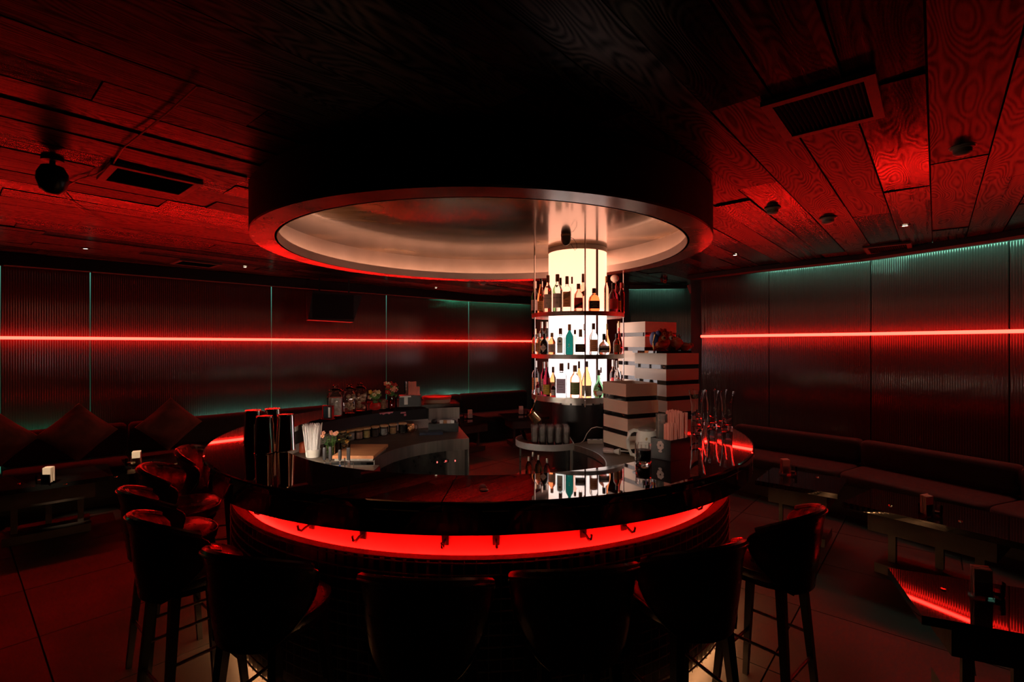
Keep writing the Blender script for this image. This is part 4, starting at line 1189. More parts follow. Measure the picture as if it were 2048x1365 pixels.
bouquet('red bowl of white and yellow flowers right of the jars', p, 'bowl', 9, .05, .11, .175, .020, [M_CREAM, M_CREAM, M_YELLOW], noisy('red_glaze', (.45, .015, .012), (.5, .02, .015), 4., (.12, .2)), [(.03, 0), (.045, .01), (.052, .03), (.045, .055), (.035, .065), (.031, .065), (.001, .05)])
p = at(764, 818, 1.1005)
tag(MB().lathe([(.001, 0), (.036, 0), (.040, .01), (.040, .085), (.036, .09), (.033, .085), (.034, .01), (.001, .008)], 24, caps=False).build('woven_pot', noisy('woven_brown', (.10, .05, .025), (.30, .17, .09), 60., (.6, .8), bump=1.2), smooth=True, loc=p), 'small brown woven pot between the two flower vases', 'pot')
p = at(785, 817, 1.1005)
bouquet('red glass vase with red and pink flowers beside the straw holder', p, 'vase', 14, .065, .13, .235, .022, [M_REDPET, M_REDPET, M_PINK, M_CREAM], thin_glass('ruby_glass', (.75, .12, .10)), [(.03, 0), (.042, .006), (.042, .07), (.036, .11), (.038, .12), (.034, .118), (.001, .10)])
p = at(820, 813, 1.1005)
nh = thing('straw_holder', 'black counter holder with white T-shaped front left of the red tub', 'holder', (p.x, p.y, 1.1005), .25)
MB().box((0, 0, .055), (.21, .10, .108)).build('case', M_BLACK, nh)
MB().box((-.045, -.0515, .100), (.105, .003, .014)).box((-.04, -.0515, .060), (.034, .003, .075)).build('white_tee', M_WHITE, nh)
random.seed(3)
straws(50, .036, .022, .125, M_STRAWP, 'bunch of pale pink straws standing on the black holder by the flowers', (p.x + .02, p.y + .01, 1.2105), .25, .04)
straws(30, .026, .02, .08, M_STRAWP, 'short bunch of pale straws at the right of the black holder', (p.x + .07, p.y - .01, 1.2105), .25, .0)
tumbler('clear glass behind the pale straws on the black holder', (p.x - .035, p.y + .03, 1.2105), .026, .030, .13, None, 'clear_glass')
p = at(872, 807, 1.1005)
tt = thing('round_tub', 'red round lidded tub at the end of the bar top', 'tub', (p.x, p.y + .05, 1.1005))
MB().lathe([(.13, 0), (.14, .01), (.143, .05), (.001, .05)], 36).build('tub', mat('tan_tub', (.30, .16, .10), .5), tt, smooth=True)
MB().lathe([(.146, .045), (.150, .050), (.150, .068), (.135, .068), (.132, .062), (.001, .062)], 36, caps=False).build('lid', mat('red_lid', (.55, .04, .03), .3), tt, smooth=True)

# ------------------------------------------------------------------ left worktop things
fills = [('brown spice', noisy('fill_brown', (.10, .04, .02), (.25, .12, .05), 60., (.6, .8))), ('white sugar', noisy('fill_white', (.35, .30, .26), (.5, .45, .4), 60., (.6, .8))), ('pink rose buds', noisy('fill_pink', (.45, .22, .16), (.65, .40, .28), 55., (.6, .8))),
         ('yellow seeds', noisy('fill_seed', (.45, .32, .10), (.65, .52, .22), 70., (.6, .8))), ('dark berries', noisy('fill_dark', (.03, .015, .012), (.07, .03, .02), 60., (.5, .7))), ('silvery leaves', noisy('fill_silver', (.25, .24, .22), (.6, .6, .58), 50., (.3, .5))),
         ('orange nuts', noisy('fill_nut', (.40, .20, .08), (.62, .36, .16), 60., (.6, .8))), ('black tea', noisy('fill_tea', (.015, .010, .008), (.04, .025, .02), 70., (.5, .7)))]
for (nm, fm), px, py in zip(fills, (682, 702, 718, 733, 750, 768, 786, 805), (884, 881, 879, 876.5, 873.5, 871, 868.5, 866)):
    p = at(px, py, .8505)
    d = Vector((p.x - C.x, p.y - C.y, 0)); d.normalize(); r = 1.455
    # keep the line of sight, move to the ring under the ledge
    t = thing('spice_jar', 'small glass jar of %s with pale wooden lid under the ledge' % nm, 'jar', (p.x, p.y, .8505), 0, 'small wooden-lidded jars')
    MB().lathe([(.001, 0), (.034, 0), (.038, .004), (.038, .078), (.034, .082), (.001, .082)], 20, caps=False).build('glass_body', M_GLASSTHIN, t, smooth=True)
    MB().lathe([(.001, .008), (.031, .008), (.031, .065), (.001, .068)], 16, caps=False).build('contents', fm, t, smooth=True)
    MB().lathe([(.001, .0825), (.038, .0825), (.039, .086), (.039, .096), (.036, .099), (.001, .099)], 20, caps=False).build('lid', M_WOODLID, t, smooth=True)
p = at(821, 865, .8505)
cm = thing('copper_mug', 'hammered copper mug at the end of the small jars', 'mug', (p.x, p.y, .8505))
MB().lathe([(.001, 0), (.032, 0), (.042, .015), (.046, .04), (.040, .07), (.036, .085), (.034, .085), (.001, .07)], 24, caps=False).build('cup', M_COPPER, cm, smooth=True)
MB().tube([(.040, 0, .070), (.068, 0, .072), (.072, 0, .045), (.062, 0, .015), (.042, 0, .012)], .004, 8).build('handle', M_BRASS, cm, smooth=True)
p = at(862, 868, .8505)
tag(MB().box((0, 0, .011), (.22, .15, .022)).box((0, 0, .024), (.20, .13, .004)).build('dark_tablet', mat('navy_plastic', (.015, .02, .045), .25), loc=p, rz=.2), 'flat navy tablet lying on the work counter', 'tablet')
p = at(887, 863, .8505)
ch = thing('card_holder', 'long black holder with cards on the work counter end', 'holder', (p.x, p.y, .8505), .12)
MB().box((0, 0, .04), (.29, .10, .08)).build('case', M_BLACK, ch)
for q in range(4): MB().box((-.02 + q * .036, -.01, .094), (.033, .03, .028)).build('card', (PAP['white'], PAP['brown'], PAP['pale'], PAP['white'])[q], ch)
MB().blob((-.09, 0, .10), (.03, .03, .022), 10, 6).blob((.10, 0, .095), (.025, .025, .018), 10, 6).build('black_cover', M_BLACK, ch, smooth=True)

# chopping board and kitchen tools
tag(MB().box((0, 0, .011), (.30, .42, .022)).build('chopping_board', M_BOARD, loc=(-1.155, 3.765, .8715)), 'pale wooden chopping board beside the herb glass', 'chopping board')
tag(MB().box((0, 0, .010), (.28, .38, .019)).build('steel_tray', M_STEEL, loc=(-1.155, 3.765, .8510)), 'flat steel tray under the chopping board', 'tray')
hd = mat('black_rubber', (.02, .02, .022), .5)
uh = thing('tool_rack', 'steel wire rack on the sink unit holding bar tools', 'rack', (-1.17, 3.33, .8355))
MB().tube([(-.10, -.02, .004), (.10, -.02, .004)], .003, 6).tube([(-.10, .02, .004), (.10, .02, .004)], .003, 6).tube([(-.10, -.02, .07), (.10, -.02, .07)], .003, 6).tube([(-.10, -.02, .0), (-.10, -.02, .07)], .003, 6).tube([(.10, -.02, .0), (.10, -.02, .07)], .003, 6).tube([(.04, -.02, .0), (.04, -.02, .10)], .004, 6).tube([(.075, -.02, .0), (.075, -.02, .085)], .004, 6).build('wire', M_CHROME, uh, smooth=True)
for x, hh, lab, l2 in ((-.105, .165, 'black-handled knife, left of the two by the herb glass', 0.), (-.065, .17, 'black-handled knife, right of the two by the herb glass', .0), (-.0, .15, 'black-handled peeler standing before the chopping board', .0), (.058, .165, 'square black-handled spatula standing before the chopping board', .0)):
    t = thing('bar_tool', lab, 'bar tool', (-1.17 + x, 3.332, .8365), 0, 'tools in the wire rack')
    MB().box((0, 0, .04), (.012, .003, .078)).build('blade', M_CHROME, t)
    MB().loops([(.009, .007, .079, 3), (.012, .009, .10, 3), (.011, .008, hh - .01, 3), (.008, .006, hh, 3)] if x < .03 else [(.011, .006, .079, 6), (.012, .007, hh, 6)], 12).build('handle', hd, t, smooth=True)
tag(MB().blob((0, 0, .018), (.035, .018, .016), 12, 6, jit=.15).build('blue_cloth', mat('blue_cloth', (.02, .12, .55), .7), smooth=True, loc=(-1.19, 3.275, .8360)), 'small bright blue cloth before the bar tools', 'cloth')

random.seed(9)
p = at(661, 915, .8505)
hg = thing('herb_glass', 'clear glass of fresh mint and pale flowers on the work counter', 'plant', (p.x, p.y, .8505))
MB().lathe([(.001, 0), (.045, 0), (.048, .004), (.052, .10), (.049, .10), (.045, .010), (.001, .008)], 24, caps=False).build('glass', M_GLASSTHIN, hg, smooth=True)
b = MB()
for q in range(90):
    a = random.uniform(0, 2 * PI); z = random.uniform(.02, .165); rr = (.035 if z < .1 else .085) * math.sqrt(random.random())
    x, y = rr * math.cos(a), rr * math.sin(a)
    t1 = random.uniform(0, 2 * PI); dx, dy = math.cos(t1) * .013, math.sin(t1) * .013; dz = random.uniform(-.008, .010)
    b.add([(x - dx, y - dy, z), (x + dy * .6, y - dx * .6, z + .004), (x + dx, y + dy, z + dz), (x - dy * .6, y + dx * .6, z + .004)], [(0, 1, 2, 3)])
for q in range(10):
    b.tube([(random.uniform(-.02, .02), random.uniform(-.02, .02), .012), (random.uniform(-.06, .06), random.uniform(-.05, .05), .16)], .0018, 4)
o = b.build('mint_leaves', M_LEAF, hg); o['kind'] = 'stuff'
f = MB(); flowers(f, (0, 0), 7, .07, .17, .205, .016, 1)
o = f.build('blossoms', [M_PINK, M_YELLOW], hg, smooth=True); o['kind'] = 'stuff'
p = at(690, 907, .8505)
dg = thing('garnish_glass', 'glass of dried orange slices and dark herbs behind the knives', 'garnish', (p.x, p.y, .8505))
MB().lathe([(.001, 0), (.036, 0), (.040, .004), (.042, .09), (.039, .09), (.036, .010), (.001, .008)], 20, caps=False).build('glass', M_GLASSTHIN, dg, smooth=True)
b = MB()
for q in range(50):
    a = random.uniform(0, 2 * PI); z = random.uniform(.03, .17); rr = (.028 if z < .09 else .05) * math.sqrt(random.random())
    b.blob((rr * math.cos(a), rr * math.sin(a), z), (.010, .010, .006), 6, 4, mi=(0 if q % 4 else 1), jit=.3)
o = b.build('garnish', [noisy('dark_herb', (.03, .04, .015), (.09, .07, .03), 30., (.5, .7)), mat('dried_orange', (.75, .38, .08), .5)], dg, smooth=True); o['kind'] = 'stuff'
p = at(626, 914, .8505)
sc_ = thing('straw_cup', 'white cup holding the white straws on the left work counter', 'cup', (p.x, p.y, .8505))
MB().lathe([(.001, 0), (.048, 0), (.056, .06), (.053, .06), (.046, .005), (.001, .004)], 24, caps=False).build('cup', M_WHITE, sc_, smooth=True)
straws(150, .036, .036, .235, M_STRAWW, 'large fan of white straws in the white cup', (p.x, p.y, .856), 0, .75, jit=.014)
def squeeze(label, px, py, c, h, w, capc):
    p = at(px, py, .8505)
    t = thing('sauce_bottle', label, 'sauce bottle', (p.x, p.y, .8505))
    MB().loops([(w * .5, w * .5, 0, 2), (w * .52, w * .52, .01, 2), (w * .5, w * .5, h * .65, 2), (w * .3, w * .3, h * .78, 2)], 20).build('body', c, t, smooth=True)
    MB().lathe([(w * .32, h * .78), (w * .32, h * .84), (w * .12, h * .88), (w * .06, h), (.001, h)], 16, caps=False).build('cap', capc, t, smooth=True)
sq_r = mat('red_sauce', (.6, .10, .04), .3); sq_t = mat('tan_sauce', (.62, .36, .18), .35); sq_y = mat('yellow_sauce', (.65, .42, .14), .35)
squeeze('red squeeze bottle on the left work counter', 606, 905, sq_r, .115, .058, CAPM['red'])
squeeze('tan squeeze bottle between the red one and the straws', 615, 893, sq_t, .15, .055, CAPM['cork'])
squeeze('short yellow squeeze bottle left of the red one', 596, 896, sq_y, .10, .05, CAPM['gold'])
MBp = at(590, 880, .8505)

# ------------------------------------------------------------------ bar stools
def make_stool():
    t = thing('bar_stool', '', 'bar stool'); t.scale = (.87, .87, .958)
    # seat cushion: crowned disc with a welt
    MB().loops([(.195, .190, .690, 2.6), (.212, .206, .700, 2.6), (.218, .212, .725, 2.6), (.214, .208, .748, 2.6), (.185, .180, .764, 2.4), (.11, .11, .772, 2.2), (.03, .03, .774, 2.)], 40).build('seat', M_LEATHER, t, smooth=True, ang=80)
    MB().tube([(.217 * math.copysign(abs(math.cos(a)) ** (2 / 2.6), math.cos(a)), .211 * math.copysign(abs(math.sin(a)) ** (2 / 2.6), math.sin(a)), .742) for a in [2 * PI * (q + .5) / 40 for q in range(40)]], .005, 6, closed=True).build('welt', M_LEATHER, t, smooth=True)
    MB().loops([(.15, .15, .655, 3), (.19, .185, .665, 3), (.19, .185, .689, 3)], 28).build('seat_frame', M_LEGWOOD, t, smooth=True)
    # wrapped backrest shell, channelled inside
    NA, NZ = 56, 14
    def pt(i, j, inner):
        s = -1 + 2 * i / NA; v = j / NZ
        half = math.radians(36 + 50 * math.sin(min(1., v * 1.25) * PI / 2) ** .8) * (1 - .10 * max(0, (v - .82) / .18) ** 2)
        a = -PI / 2 + s * half
        z = .655 + .345 * v - .055 * v * abs(s) ** 3 + .012 * v * math.cos(s * PI)
        r = .226 + .038 * v ** 1.5 + (.012 * max(0, v - .8) / .2)
        th = .034 * (1 - .55 * abs(s) ** 6)
        if inner:
            r -= th + (0.006 * abs(math.sin(s * 9 * PI / 2)) - .004) * (1 if .12 < v < .97 else .3)
        else:
            r += .010 * math.sin(PI * min(1, v)) 
        return (r * math.cos(a), r * math.sin(a) - .005, z)
    vs = []; fs = []
    for inner in (0, 1):
        for j in range(NZ + 1):
            for i in range(NA + 1): vs.append(pt(i, j, inner))
    W = NA + 1; O = W * (NZ + 1)
    for j in range(NZ):
        for i in range(NA):
            q = j * W + i
            fs.append((q, q + 1, q + W + 1, q + W)); fs.append((O + q, O + q + W, O + q + W + 1, O + q + 1))
        q = j * W
        fs.append((q, q + W, O + q + W, O + q)); q += NA; fs.append((q, O + q, O + q + W, q + W))
    for i in range(NA):
        q = i; fs.append((q, O + q, O + q + 1, q + 1)); q = NZ * W + i; fs.append((q, q + 1, O + q + 1, O + q))
    MB().add(vs, fs).build('backrest', M_LEATHER, t, smooth=True, ang=70)
    top = []
    for i in range(NA + 1):
        a = Vector(pt(i, NZ, 0)); b_ = Vector(pt(i, NZ, 1)); top.append((a + b_) / 2 + Vector((0, 0, .002)))
    MB().tube(top, .017, 8).build('top_roll', M_LEATHER, t, smooth=True)
    out = [Vector(pt(0, j, 0)) for j in range(NZ + 1)] + [Vector(pt(i, NZ, 0)) for i in range(1, NA + 1)] + [Vector(pt(NA, j, 0)) for j in range(NZ - 1, -1, -1)]
    MB().tube([q * 1.0 + Vector((q.x, q.y, 0)).normalized() * .003 for q in out], .004, 6).build('piping', M_LEATHER, t, smooth=True)
    foot = []
    for sx, sy in ((-1, -1), (1, -1), (1, 1), (-1, 1)):
        b = MB()
        p0 = Vector((sx * .135, sy * .13, .68)); p1 = Vector((sx * .195, sy * .19, .0))
        d = (p1 - p0)
        vs = []
        for p_, w_ in ((p0, .021), (p1, .014)):
            vs += [(p_.x - w_, p_.y - w_, p_.z), (p_.x + w_, p_.y - w_, p_.z), (p_.x + w_, p_.y + w_, p_.z), (p_.x - w_, p_.y + w_, p_.z)]
        b.add(vs, [(0, 1, 2, 3), (7, 6, 5, 4), (0, 4, 5, 1), (1, 5, 6, 2), (2, 6, 7, 3), (3, 7, 4, 0)]).build('leg', M_LEGWOOD, t)
        foot.append(p0.lerp(p1, .0)); foot[-1] = (p0, p1)
    for k2 in range(4):
        f_ = (.62, .45, .62, .45)[k2]
        a_ = foot[k2][0].lerp(foot[k2][1], f_); b_ = foot[(k2 + 1) % 4][0].lerp(foot[(k2 + 1) % 4][1], f_)
        MB().tube([a_, b_], .008, 8).build('footrest', M_IRON, t, smooth=True)
    return t
stool = make_stool()
STOOLS = [(184.5, 1.93, 8, 'farthest bar stool at the left, back pleats lit red, nearest the bench'),
          (199, 1.925, 10, 'second bar stool from the far left end, its pleated back in view'),
          (213.5, 1.91, 16, 'bar stool seen edge-on behind the two front left backs'),
          (228.5, 1.90, 5, 'bar stool at the left front with a rounded high back corner'),
          (247.5, 1.90, 3, 'bar stool left of the middle before the grating'),
          (267.0, 1.925, -2, 'middle bar stool directly before the camera'),
          (282.3, 1.90, -3, 'bar stool right of the middle below the bottle reflection'),
          (297.0, 1.90, -4, 'second bar stool from the right end'),
          (315.5, 1.93, -5, 'rightmost bar stool with its back rim shining red')]
for i, (a, r, tw, lab) in enumerate(STOOLS):
    t = math.radians(a)
    loc = (C.x + r * math.cos(t), C.y + r * math.sin(t), .0)
    rz = t + PI / 2 + math.radians(tw)          # local +Y looks at the bar centre
    if i == 0:
        o = stool; o.location = loc; o.rotation_euler = (0, 0, rz); o['label'] = lab; o['group'] = 'bar stools round the bar'
    else:
        dup(stool, loc, rz, lab, 'bar stools round the bar')

# ------------------------------------------------------------------ benches along the walls
def bench(label, a, b, n, depth=.62, top=.70, group='wall benches', ta=0., tb=0.):
    """bench section from a to b along the wall; n is the direction into the room"""
    d = (b - a); ln = d.length; d.normalize()
    t = thing('bench_section', label, 'bench', (a + b) / 2 + n * .36, math.atan2(d.y, d.x), group)
    s = 1 if Vector((-d.y, d.x, 0)).dot(n) > 0 else -1
    MB().box((0, -s * .02, .15), (ln - .02 - .62 * (max(0, ta) + max(0, tb)), depth - .08, .30)).build('plinth', M_DARK, t)
    q = MB(); w = ln / 2 - .008
    def pad(cy, cz, dy, dz, nm):
        h = MB(); r = .03
        secs = [(-w, .82), (-w + .02, .96), (-w + .05, 1.), (w - .05, 1.), (w - .02, .96), (w, .82)]
        vs = []; fs = []; K = 16
        for x, sc in secs:
            for k2 in range(K):
                a_ = 2 * PI * (k2 + .5) / K; ca, sa_ = math.cos(a_), math.sin(a_)
                yy = cy + sc * dy / 2 * math.copysign(abs(ca) ** .35, ca); far = .36 + s * yy
                vs.append((x + (far * ta if x < 0 else -far * tb), yy, cz + sc * dz / 2 * math.copysign(abs(sa_) ** .35, sa_)))
        for j in range(len(secs) - 1):
            for k2 in range(K): fs.append((j * K + k2, (j + 1) * K + k2, (j + 1) * K + (k2 + 1) % K, j * K + (k2 + 1) % K))
        fs += [tuple(range(K)), tuple((len(secs) - 1) * K + k2 for k2 in range(K - 1, -1, -1))]
        h.add(vs, fs).build(nm, M_BENCH, t, smooth=True, ang=50)
    pad(s * .02, .37, depth, .13, 'seat_cushion')
    pad(-s * .22, (.44 + top) / 2, .14, top - .44, 'back_cushion')
    return t
def into(a, b):
    d = (b - a).normalized(); n = Vector((d.y, -d.x, 0))
    return n if n.dot(Vector((0, 3, 0)) - (a + b) / 2) > 0 else -n
benlab = ['left wall bench section at the far left under the green glow', 'left wall bench section with the two cushions', 'left wall bench section behind the pleated stools',
          'left wall bench section behind the shaker tins', 'left wall bench section behind the lidded jars', 'left wall bench section deepest in the room']
segs = seglist([(-7.0, 4.0)] + LW[1:])
# sections with joints where the photo shows them
BL = [Vector((p[0] * KL, p[1] * KL, 0)) for p in ((-6.9, 4.15), (-5.83, 5.58), (-5.0, 6.35), (-3.82, 7.50), (-2.28, 8.90), (-1.15, 9.98), (.22, 10.84))]
def miter(P, labs, top=.70):
    an = [math.atan2((q - p).y, (q - p).x) for p, q in zip(P, P[1:])]
    for i, (a, b) in enumerate(zip(P, P[1:])):
        ta = math.tan(abs(an[i] - an[i - 1]) / 2) if i else 0.
        tb = math.tan(abs(an[i + 1] - an[i]) / 2) if i < len(an) - 1 else 0.
        bench(labs[i], a, b, into(a, b), ta=ta, tb=tb, top=top)
miter(BL, benlab, .80)
brl = ['right wall bench section nearest the camera', 'right wall bench section behind the front tables', 'right wall bench section behind the middle table', 'right wall bench section beside the pillar']
BR = [Vector((*p, 0)) for p in ((4.93, 1.0), (4.72, 2.9), (4.36, 4.1), (3.82, 5.25), (2.95, 6.30))]
miter(BR, brl)

def cushion(label, loc, rz, lean, s=.46, spin=.785):
    b = MB(); N = 12; vs = []; fs = []
    for side in (0, 1):
        for j in range(N + 1):
            for i in range(N + 1):
                u, v = -1 + 2 * i / N, -1 + 2 * j / N
                th = .075 * (1 - u ** 4) * (1 - v ** 4) + .004
                k = 1 - .09 * (1 - abs(u * v)) * (u * u + v * v) / 2
                vs.append((u * s / 2 * k, (th if side else -th), v * s / 2 * k))
    W = N + 1; O = W * W
    for j in range(N):
        for i in range(N):
            q = j * W + i; fs.append((q, q + 1, q + W + 1, q + W)); fs.append((O + q, O + q + W, O + q + W + 1, O + q + 1))
    for i in range(N):
        for q, d in ((i, 1), (N * W + i, 1), (i * W, W), (i * W + N, W)): fs.append((q, O + q, O + q + d, q + d))
    o = b.add(vs, fs).build('cushion', M_CUSHION, smooth=True, loc=loc)
    o.rotation_mode = 'QUATERNION'
    o.rotation_quaternion = (Matrix.Rotation(rz, 3, 'Z') @ Matrix.Rotation(lean, 3, 'X') @ Matrix.Rotation(spin, 3, 'Y')).to_quaternion()
    return tag(o, label, 'cushion', 'scatter cushions on the left bench')
for lab, px, py in (('dark red cushion standing on its corner, cut by the picture edge', -18, 925), ('dark red cushion standing on its corner left of the first napkins', 158, 905), ('dark red cushion standing on its corner behind the far pleated stool', 344, 880)):
    p = at(px, py, .78)
    # bring it onto the bench: the seat is about 0.45 m before the wall
    best = min(((Vector((*w_, 0)) - Vector((p.x, p.y, 0))).length, w_) for w_ in [(q.x, q.y) for q in resample(LW, .1)])
    pts = resample(LW, .05)
    k = (px - 1024.) / F
    w_ = min(pts, key=lambda q: abs(q.x / q.y - k)); w_ = w_ * .935
    cushion(lab, (w_.x, w_.y, .775), math.radians(44), .22)

# ------------------------------------------------------------------ tables, napkins, small glasses
def make_table(sx, sy):
    t = thing('low_table', '', 'table')
    MB().box((0, 0, .480), (sx, sy, .040)).build('table_top', M_TABLE, t)
    MB().box((0, 0, .385), (sx * .72, sy * .72, .148)).build('box_frame', M_TABLELEG, t)
    MB().box((-sx * .25, -.06, .19), (.035, .035, .24)).build('leg', M_TABLELEG, t)
    MB().box((sx * .25, -.06, .19), (.035, .035, .24)).build('leg', M_TABLELEG, t)
    MB().box((0, .08, .19), (.035, .035, .24)).build('leg', M_TABLELEG, t)
    MB().box((0, 0, .035), (sx * .66, sy * .6, .07)).build('foot', M_TABLELEG, t)
    return t
TB = make_table(.72, .60)
TAB = [((-4.18, 4.42), .75, 'low black table with napkins nearest the left edge', 1.2), ((-3.62, 5.15), .75, 'low black table before the far pleated stool', 1.),
       ((-.72, 7.9), .7, 'low table behind the bar opening', .95), ((.19, 8.35), .3, 'low table deepest in the room beside the column', 1.),
       ((2.58, 4.36), -.72, 'low table with napkins behind the rightmost stool', .85), ((3.05, 3.52), -.95, 'low table by the right bench with napkins', 1.35), ((2.33, 2.22), -.42, 'low glossy table reflecting the red neon in a line', 1.25)]
for i, ((x, y), rz, lab, s) in enumerate(TAB):
    if i == 0:
        o = TB; o.location = (x, y, 0); o.rotation_euler = (0, 0, rz); o['label'] = lab; o['group'] = 'low lounge tables'
    else:
        o = dup(TB, (x, y, 0), rz, lab, 'low lounge tables')
    o.scale = (s, 1. if i != 6 else .85, 1)
NAPS = [(97, 968, 'left edge table', 1), (273, 932, 'table before the far pleated stool', 1), (940, 838, 'table behind the bar opening', 0), (1042, 830, 'deepest table beside the column', 0),
        (1570, 950, 'table behind the rightmost stool', 1), (1853, 1032, 'table by the right bench', 1), (1962, 1196, 'glossy table at the right front', 1)]
def make_holder():
    t = thing('napkin_holder', '', 'napkin holder')
    b = MB(); 
    MB().box((0, 0, .005), (.075, .06, .010)).box((0, -.028, .045), (.075, .004, .08)).box((0, .028, .045), (.075, .004, .08)).build('holder', M_GLASSTHIN, t)
    b = MB()
    for q in range(7):
        b.box((random.uniform(-.004, .004), -.018 + q * .006, .078 + random.uniform(-.004, .006)), (.068, .0045, .125), tilt=Matrix.Rotation(random.uniform(-.06, .06), 3, 'Y'))
    b.build('napkins', M_NAPKIN, t)
    return t
hold0 = None; cup0 = None; cd0 = None
for i, (px, py, where, near) in enumerate(NAPS):
    p = at(px, py, .5005)
    rz = random.uniform(-.5, .5)
    if hold0 is None: hold0 = make_holder(); o = hold0; o.location = p; o['label'] = 'cream paper napkins in a glass holder on the ' + where; o['group'] = 'napkin holders'
    else: o = dup(hold0, p, rz, 'cream paper napkins in a glass holder on the ' + where, 'napkin holders')
    d = .078
    pos = (p.x + (d if px > 1000 else -d), p.y + .01, .5005); lab = 'small glass candle cup beside the napkins on the ' + where
    if cup0 is None:
        cup0 = thing('candle_cup', lab, 'candle cup', pos, 0, 'candle cups')
        MB().lathe([(.001, 0), (.030, 0), (.034, .006), (.036, .07), (.032, .07), (.030, .012), (.001, .010)], 20, caps=False).build('cup', M_GLASSTHIN, cup0, smooth=True)
        MB().lathe([(.001, .0125), (.026, .0125), (.026, .03), (.001, .032)], 16, caps=False).build('wax', mat('candle_wax', (.35, .12, .08), .5), cup0, smooth=True)
    else: dup(cup0, pos, 0, lab, 'candle cups')

# studs on the table tops catching light
for px, py, lab in ((38, 968, 'small brass disc at the left of the left edge table'), (130, 970, 'small brass disc right of the first napkins'), (232, 955, 'small brass disc left of the second napkins'), (1635, 955, 'small brass disc right of the napkins behind the rightmost stool'), (1781, 1012, 'small brass disc at the inner end of the right bench table'), (1921, 1043, 'small brass disc right of the right bench napkins'), (1886, 1180, 'small brass disc at the front of the glossy table')):
    p = at(px, py, .5005)
    tag(MB().lathe([(.013, 0), (.013, .003), (.010, .005), (.001, .005)], 14).build('table_disc', M_BRASS, loc=p), lab, 'metal disc', 'small brass discs on the tables')

# ------------------------------------------------------------------ ceiling fittings
def vent(label, c, s=1.):
    t = thing('ceiling_vent', label, 'ceiling vent', (c[0], c[1], 2.6405), RU, 'ceiling vents')
    L, W, b = .42 * s, .36 * s, .035
    f = MB().box((0, W / 2 - b / 2, -.010), (L, b, .02)).box((0, -W / 2 + b / 2, -.010), (L, b, .02)).box((-L / 2 + b / 2, 0, -.010), (b, W - 2 * b, .02)).box((L / 2 - b / 2, 0, -.010), (b, W - 2 * b, .02))
    f.build('frame', mat('vent_frame', (.09, .05, .045), .4), t)
    MB().box((0, 0, -.0015), (L - 2 * b, W - 2 * b, .002)).build('backing', M_DARK, t)
    n = 18; me = MB().box((0, 0, 0), (L - 2 * b, .003, .014), tilt=Matrix.Rotation(.5, 3, 'X')).mesh('slat', mat('vent_slat', (.006, .005, .005), .8, spec=.1))
    for q in range(n):
        put(me, 'slat', t, (0, -W / 2 + b + (W - 2 * b) * (q + .5) / n, -.010))
    return t
vent('slatted ceiling vent at the upper right', (1.235, 1.94))
vent('slatted ceiling vent at the left above the stools', (-2.05, 2.78))
vent('slatted ceiling vent far left near the wall', (-3.62, 5.62))
vent('slatted ceiling vent near the right wall joint', (3.62, 4.72))
def detector(label, px, py, r=.05):
    p = at(px, py, CEIL)
    t = thing('smoke_detector', label, 'smoke detector', (p.x, p.y, CEIL), 0, 'smoke detectors')
    MB().lathe([(r, 0), (r, -.008), (r * .8, -.012), (r * .78, -.03), (r * .5, -.04), (.001, -.04)][::-1], 24, caps=False).build('housing', mat('detector_plastic', (.35, .30, .28), .4), t, smooth=True)
    MB().lathe([(r * 1.15, -.002), (r * 1.15, .0)], 24).build('base', mat('detector_plastic', (.35, .30, .28), .4), t)
    return t
detector('white smoke detector on the red-lit planks at right', 1656, 437)
detector('flat detector between the drum and the right vent', 1545, 417, .045)
detector('smoke detector at the far upper right', 1925, 294, .045)
detector('small smoke detector below the drum near the far bench', 965, 565, .06)
def downlight(label, px, py, target=None, e=4.):
    p = at(px, py, CEIL)
    t = thing('downlight', label, 'downlight', (p.x, p.y, CEIL), 0, 'small ceiling downlights')
    MB().arc((0, 0), .020, .034, -.006, 0, 0, 2 * PI, 20).build('bezel', M_BLACK, t)
    MB().lathe([(.019, -.003), (.019, -.001)], 16).build('lens', M_SPOT, t)
    if target is not None:
        l = bpy.data.lights.new('downlight_beam', 'SPOT'); l.energy = e; l.color = (1, .70, .42); l.spot_size = math.radians(16); l.spot_blend = .9; l.shadow_soft_size = .01
        o = bpy.data.objects.new('downlight_beam', l); COL.objects.link(o); o.parent = t; o.location = (0, 0, -.012)
        d = Vector(target) - Vector((p.x, p.y, CEIL - .012)); o.rotation_euler = d.to_track_quat('-Z', 'Y').to_euler()
    return t
n1 = at(97, 968, .5); n2 = at(273, 932, .5)
downlight('lit ceiling downlight at the far left', 171, 497, (-4.15, 4.77, 0), 50.)
downlight('lit ceiling downlight left of the drum', 490, 534, (-3.2, 5.9, 0), 40.)
downlight('lit ceiling downlight over the far bench', 872, 576, at(940, 838, .55), 8.)
downlight('lit ceiling downlight right of the drum', 1470, 510, at(1570, 950, .55), 1.5)
downlight('lit ceiling downlight near the right wall joint', 1697, 521, at(1853, 1032, .55), .8)
downlight('lit ceiling downlight at the upper right', 1810, 451, at(1853, 1032, .55), .8)

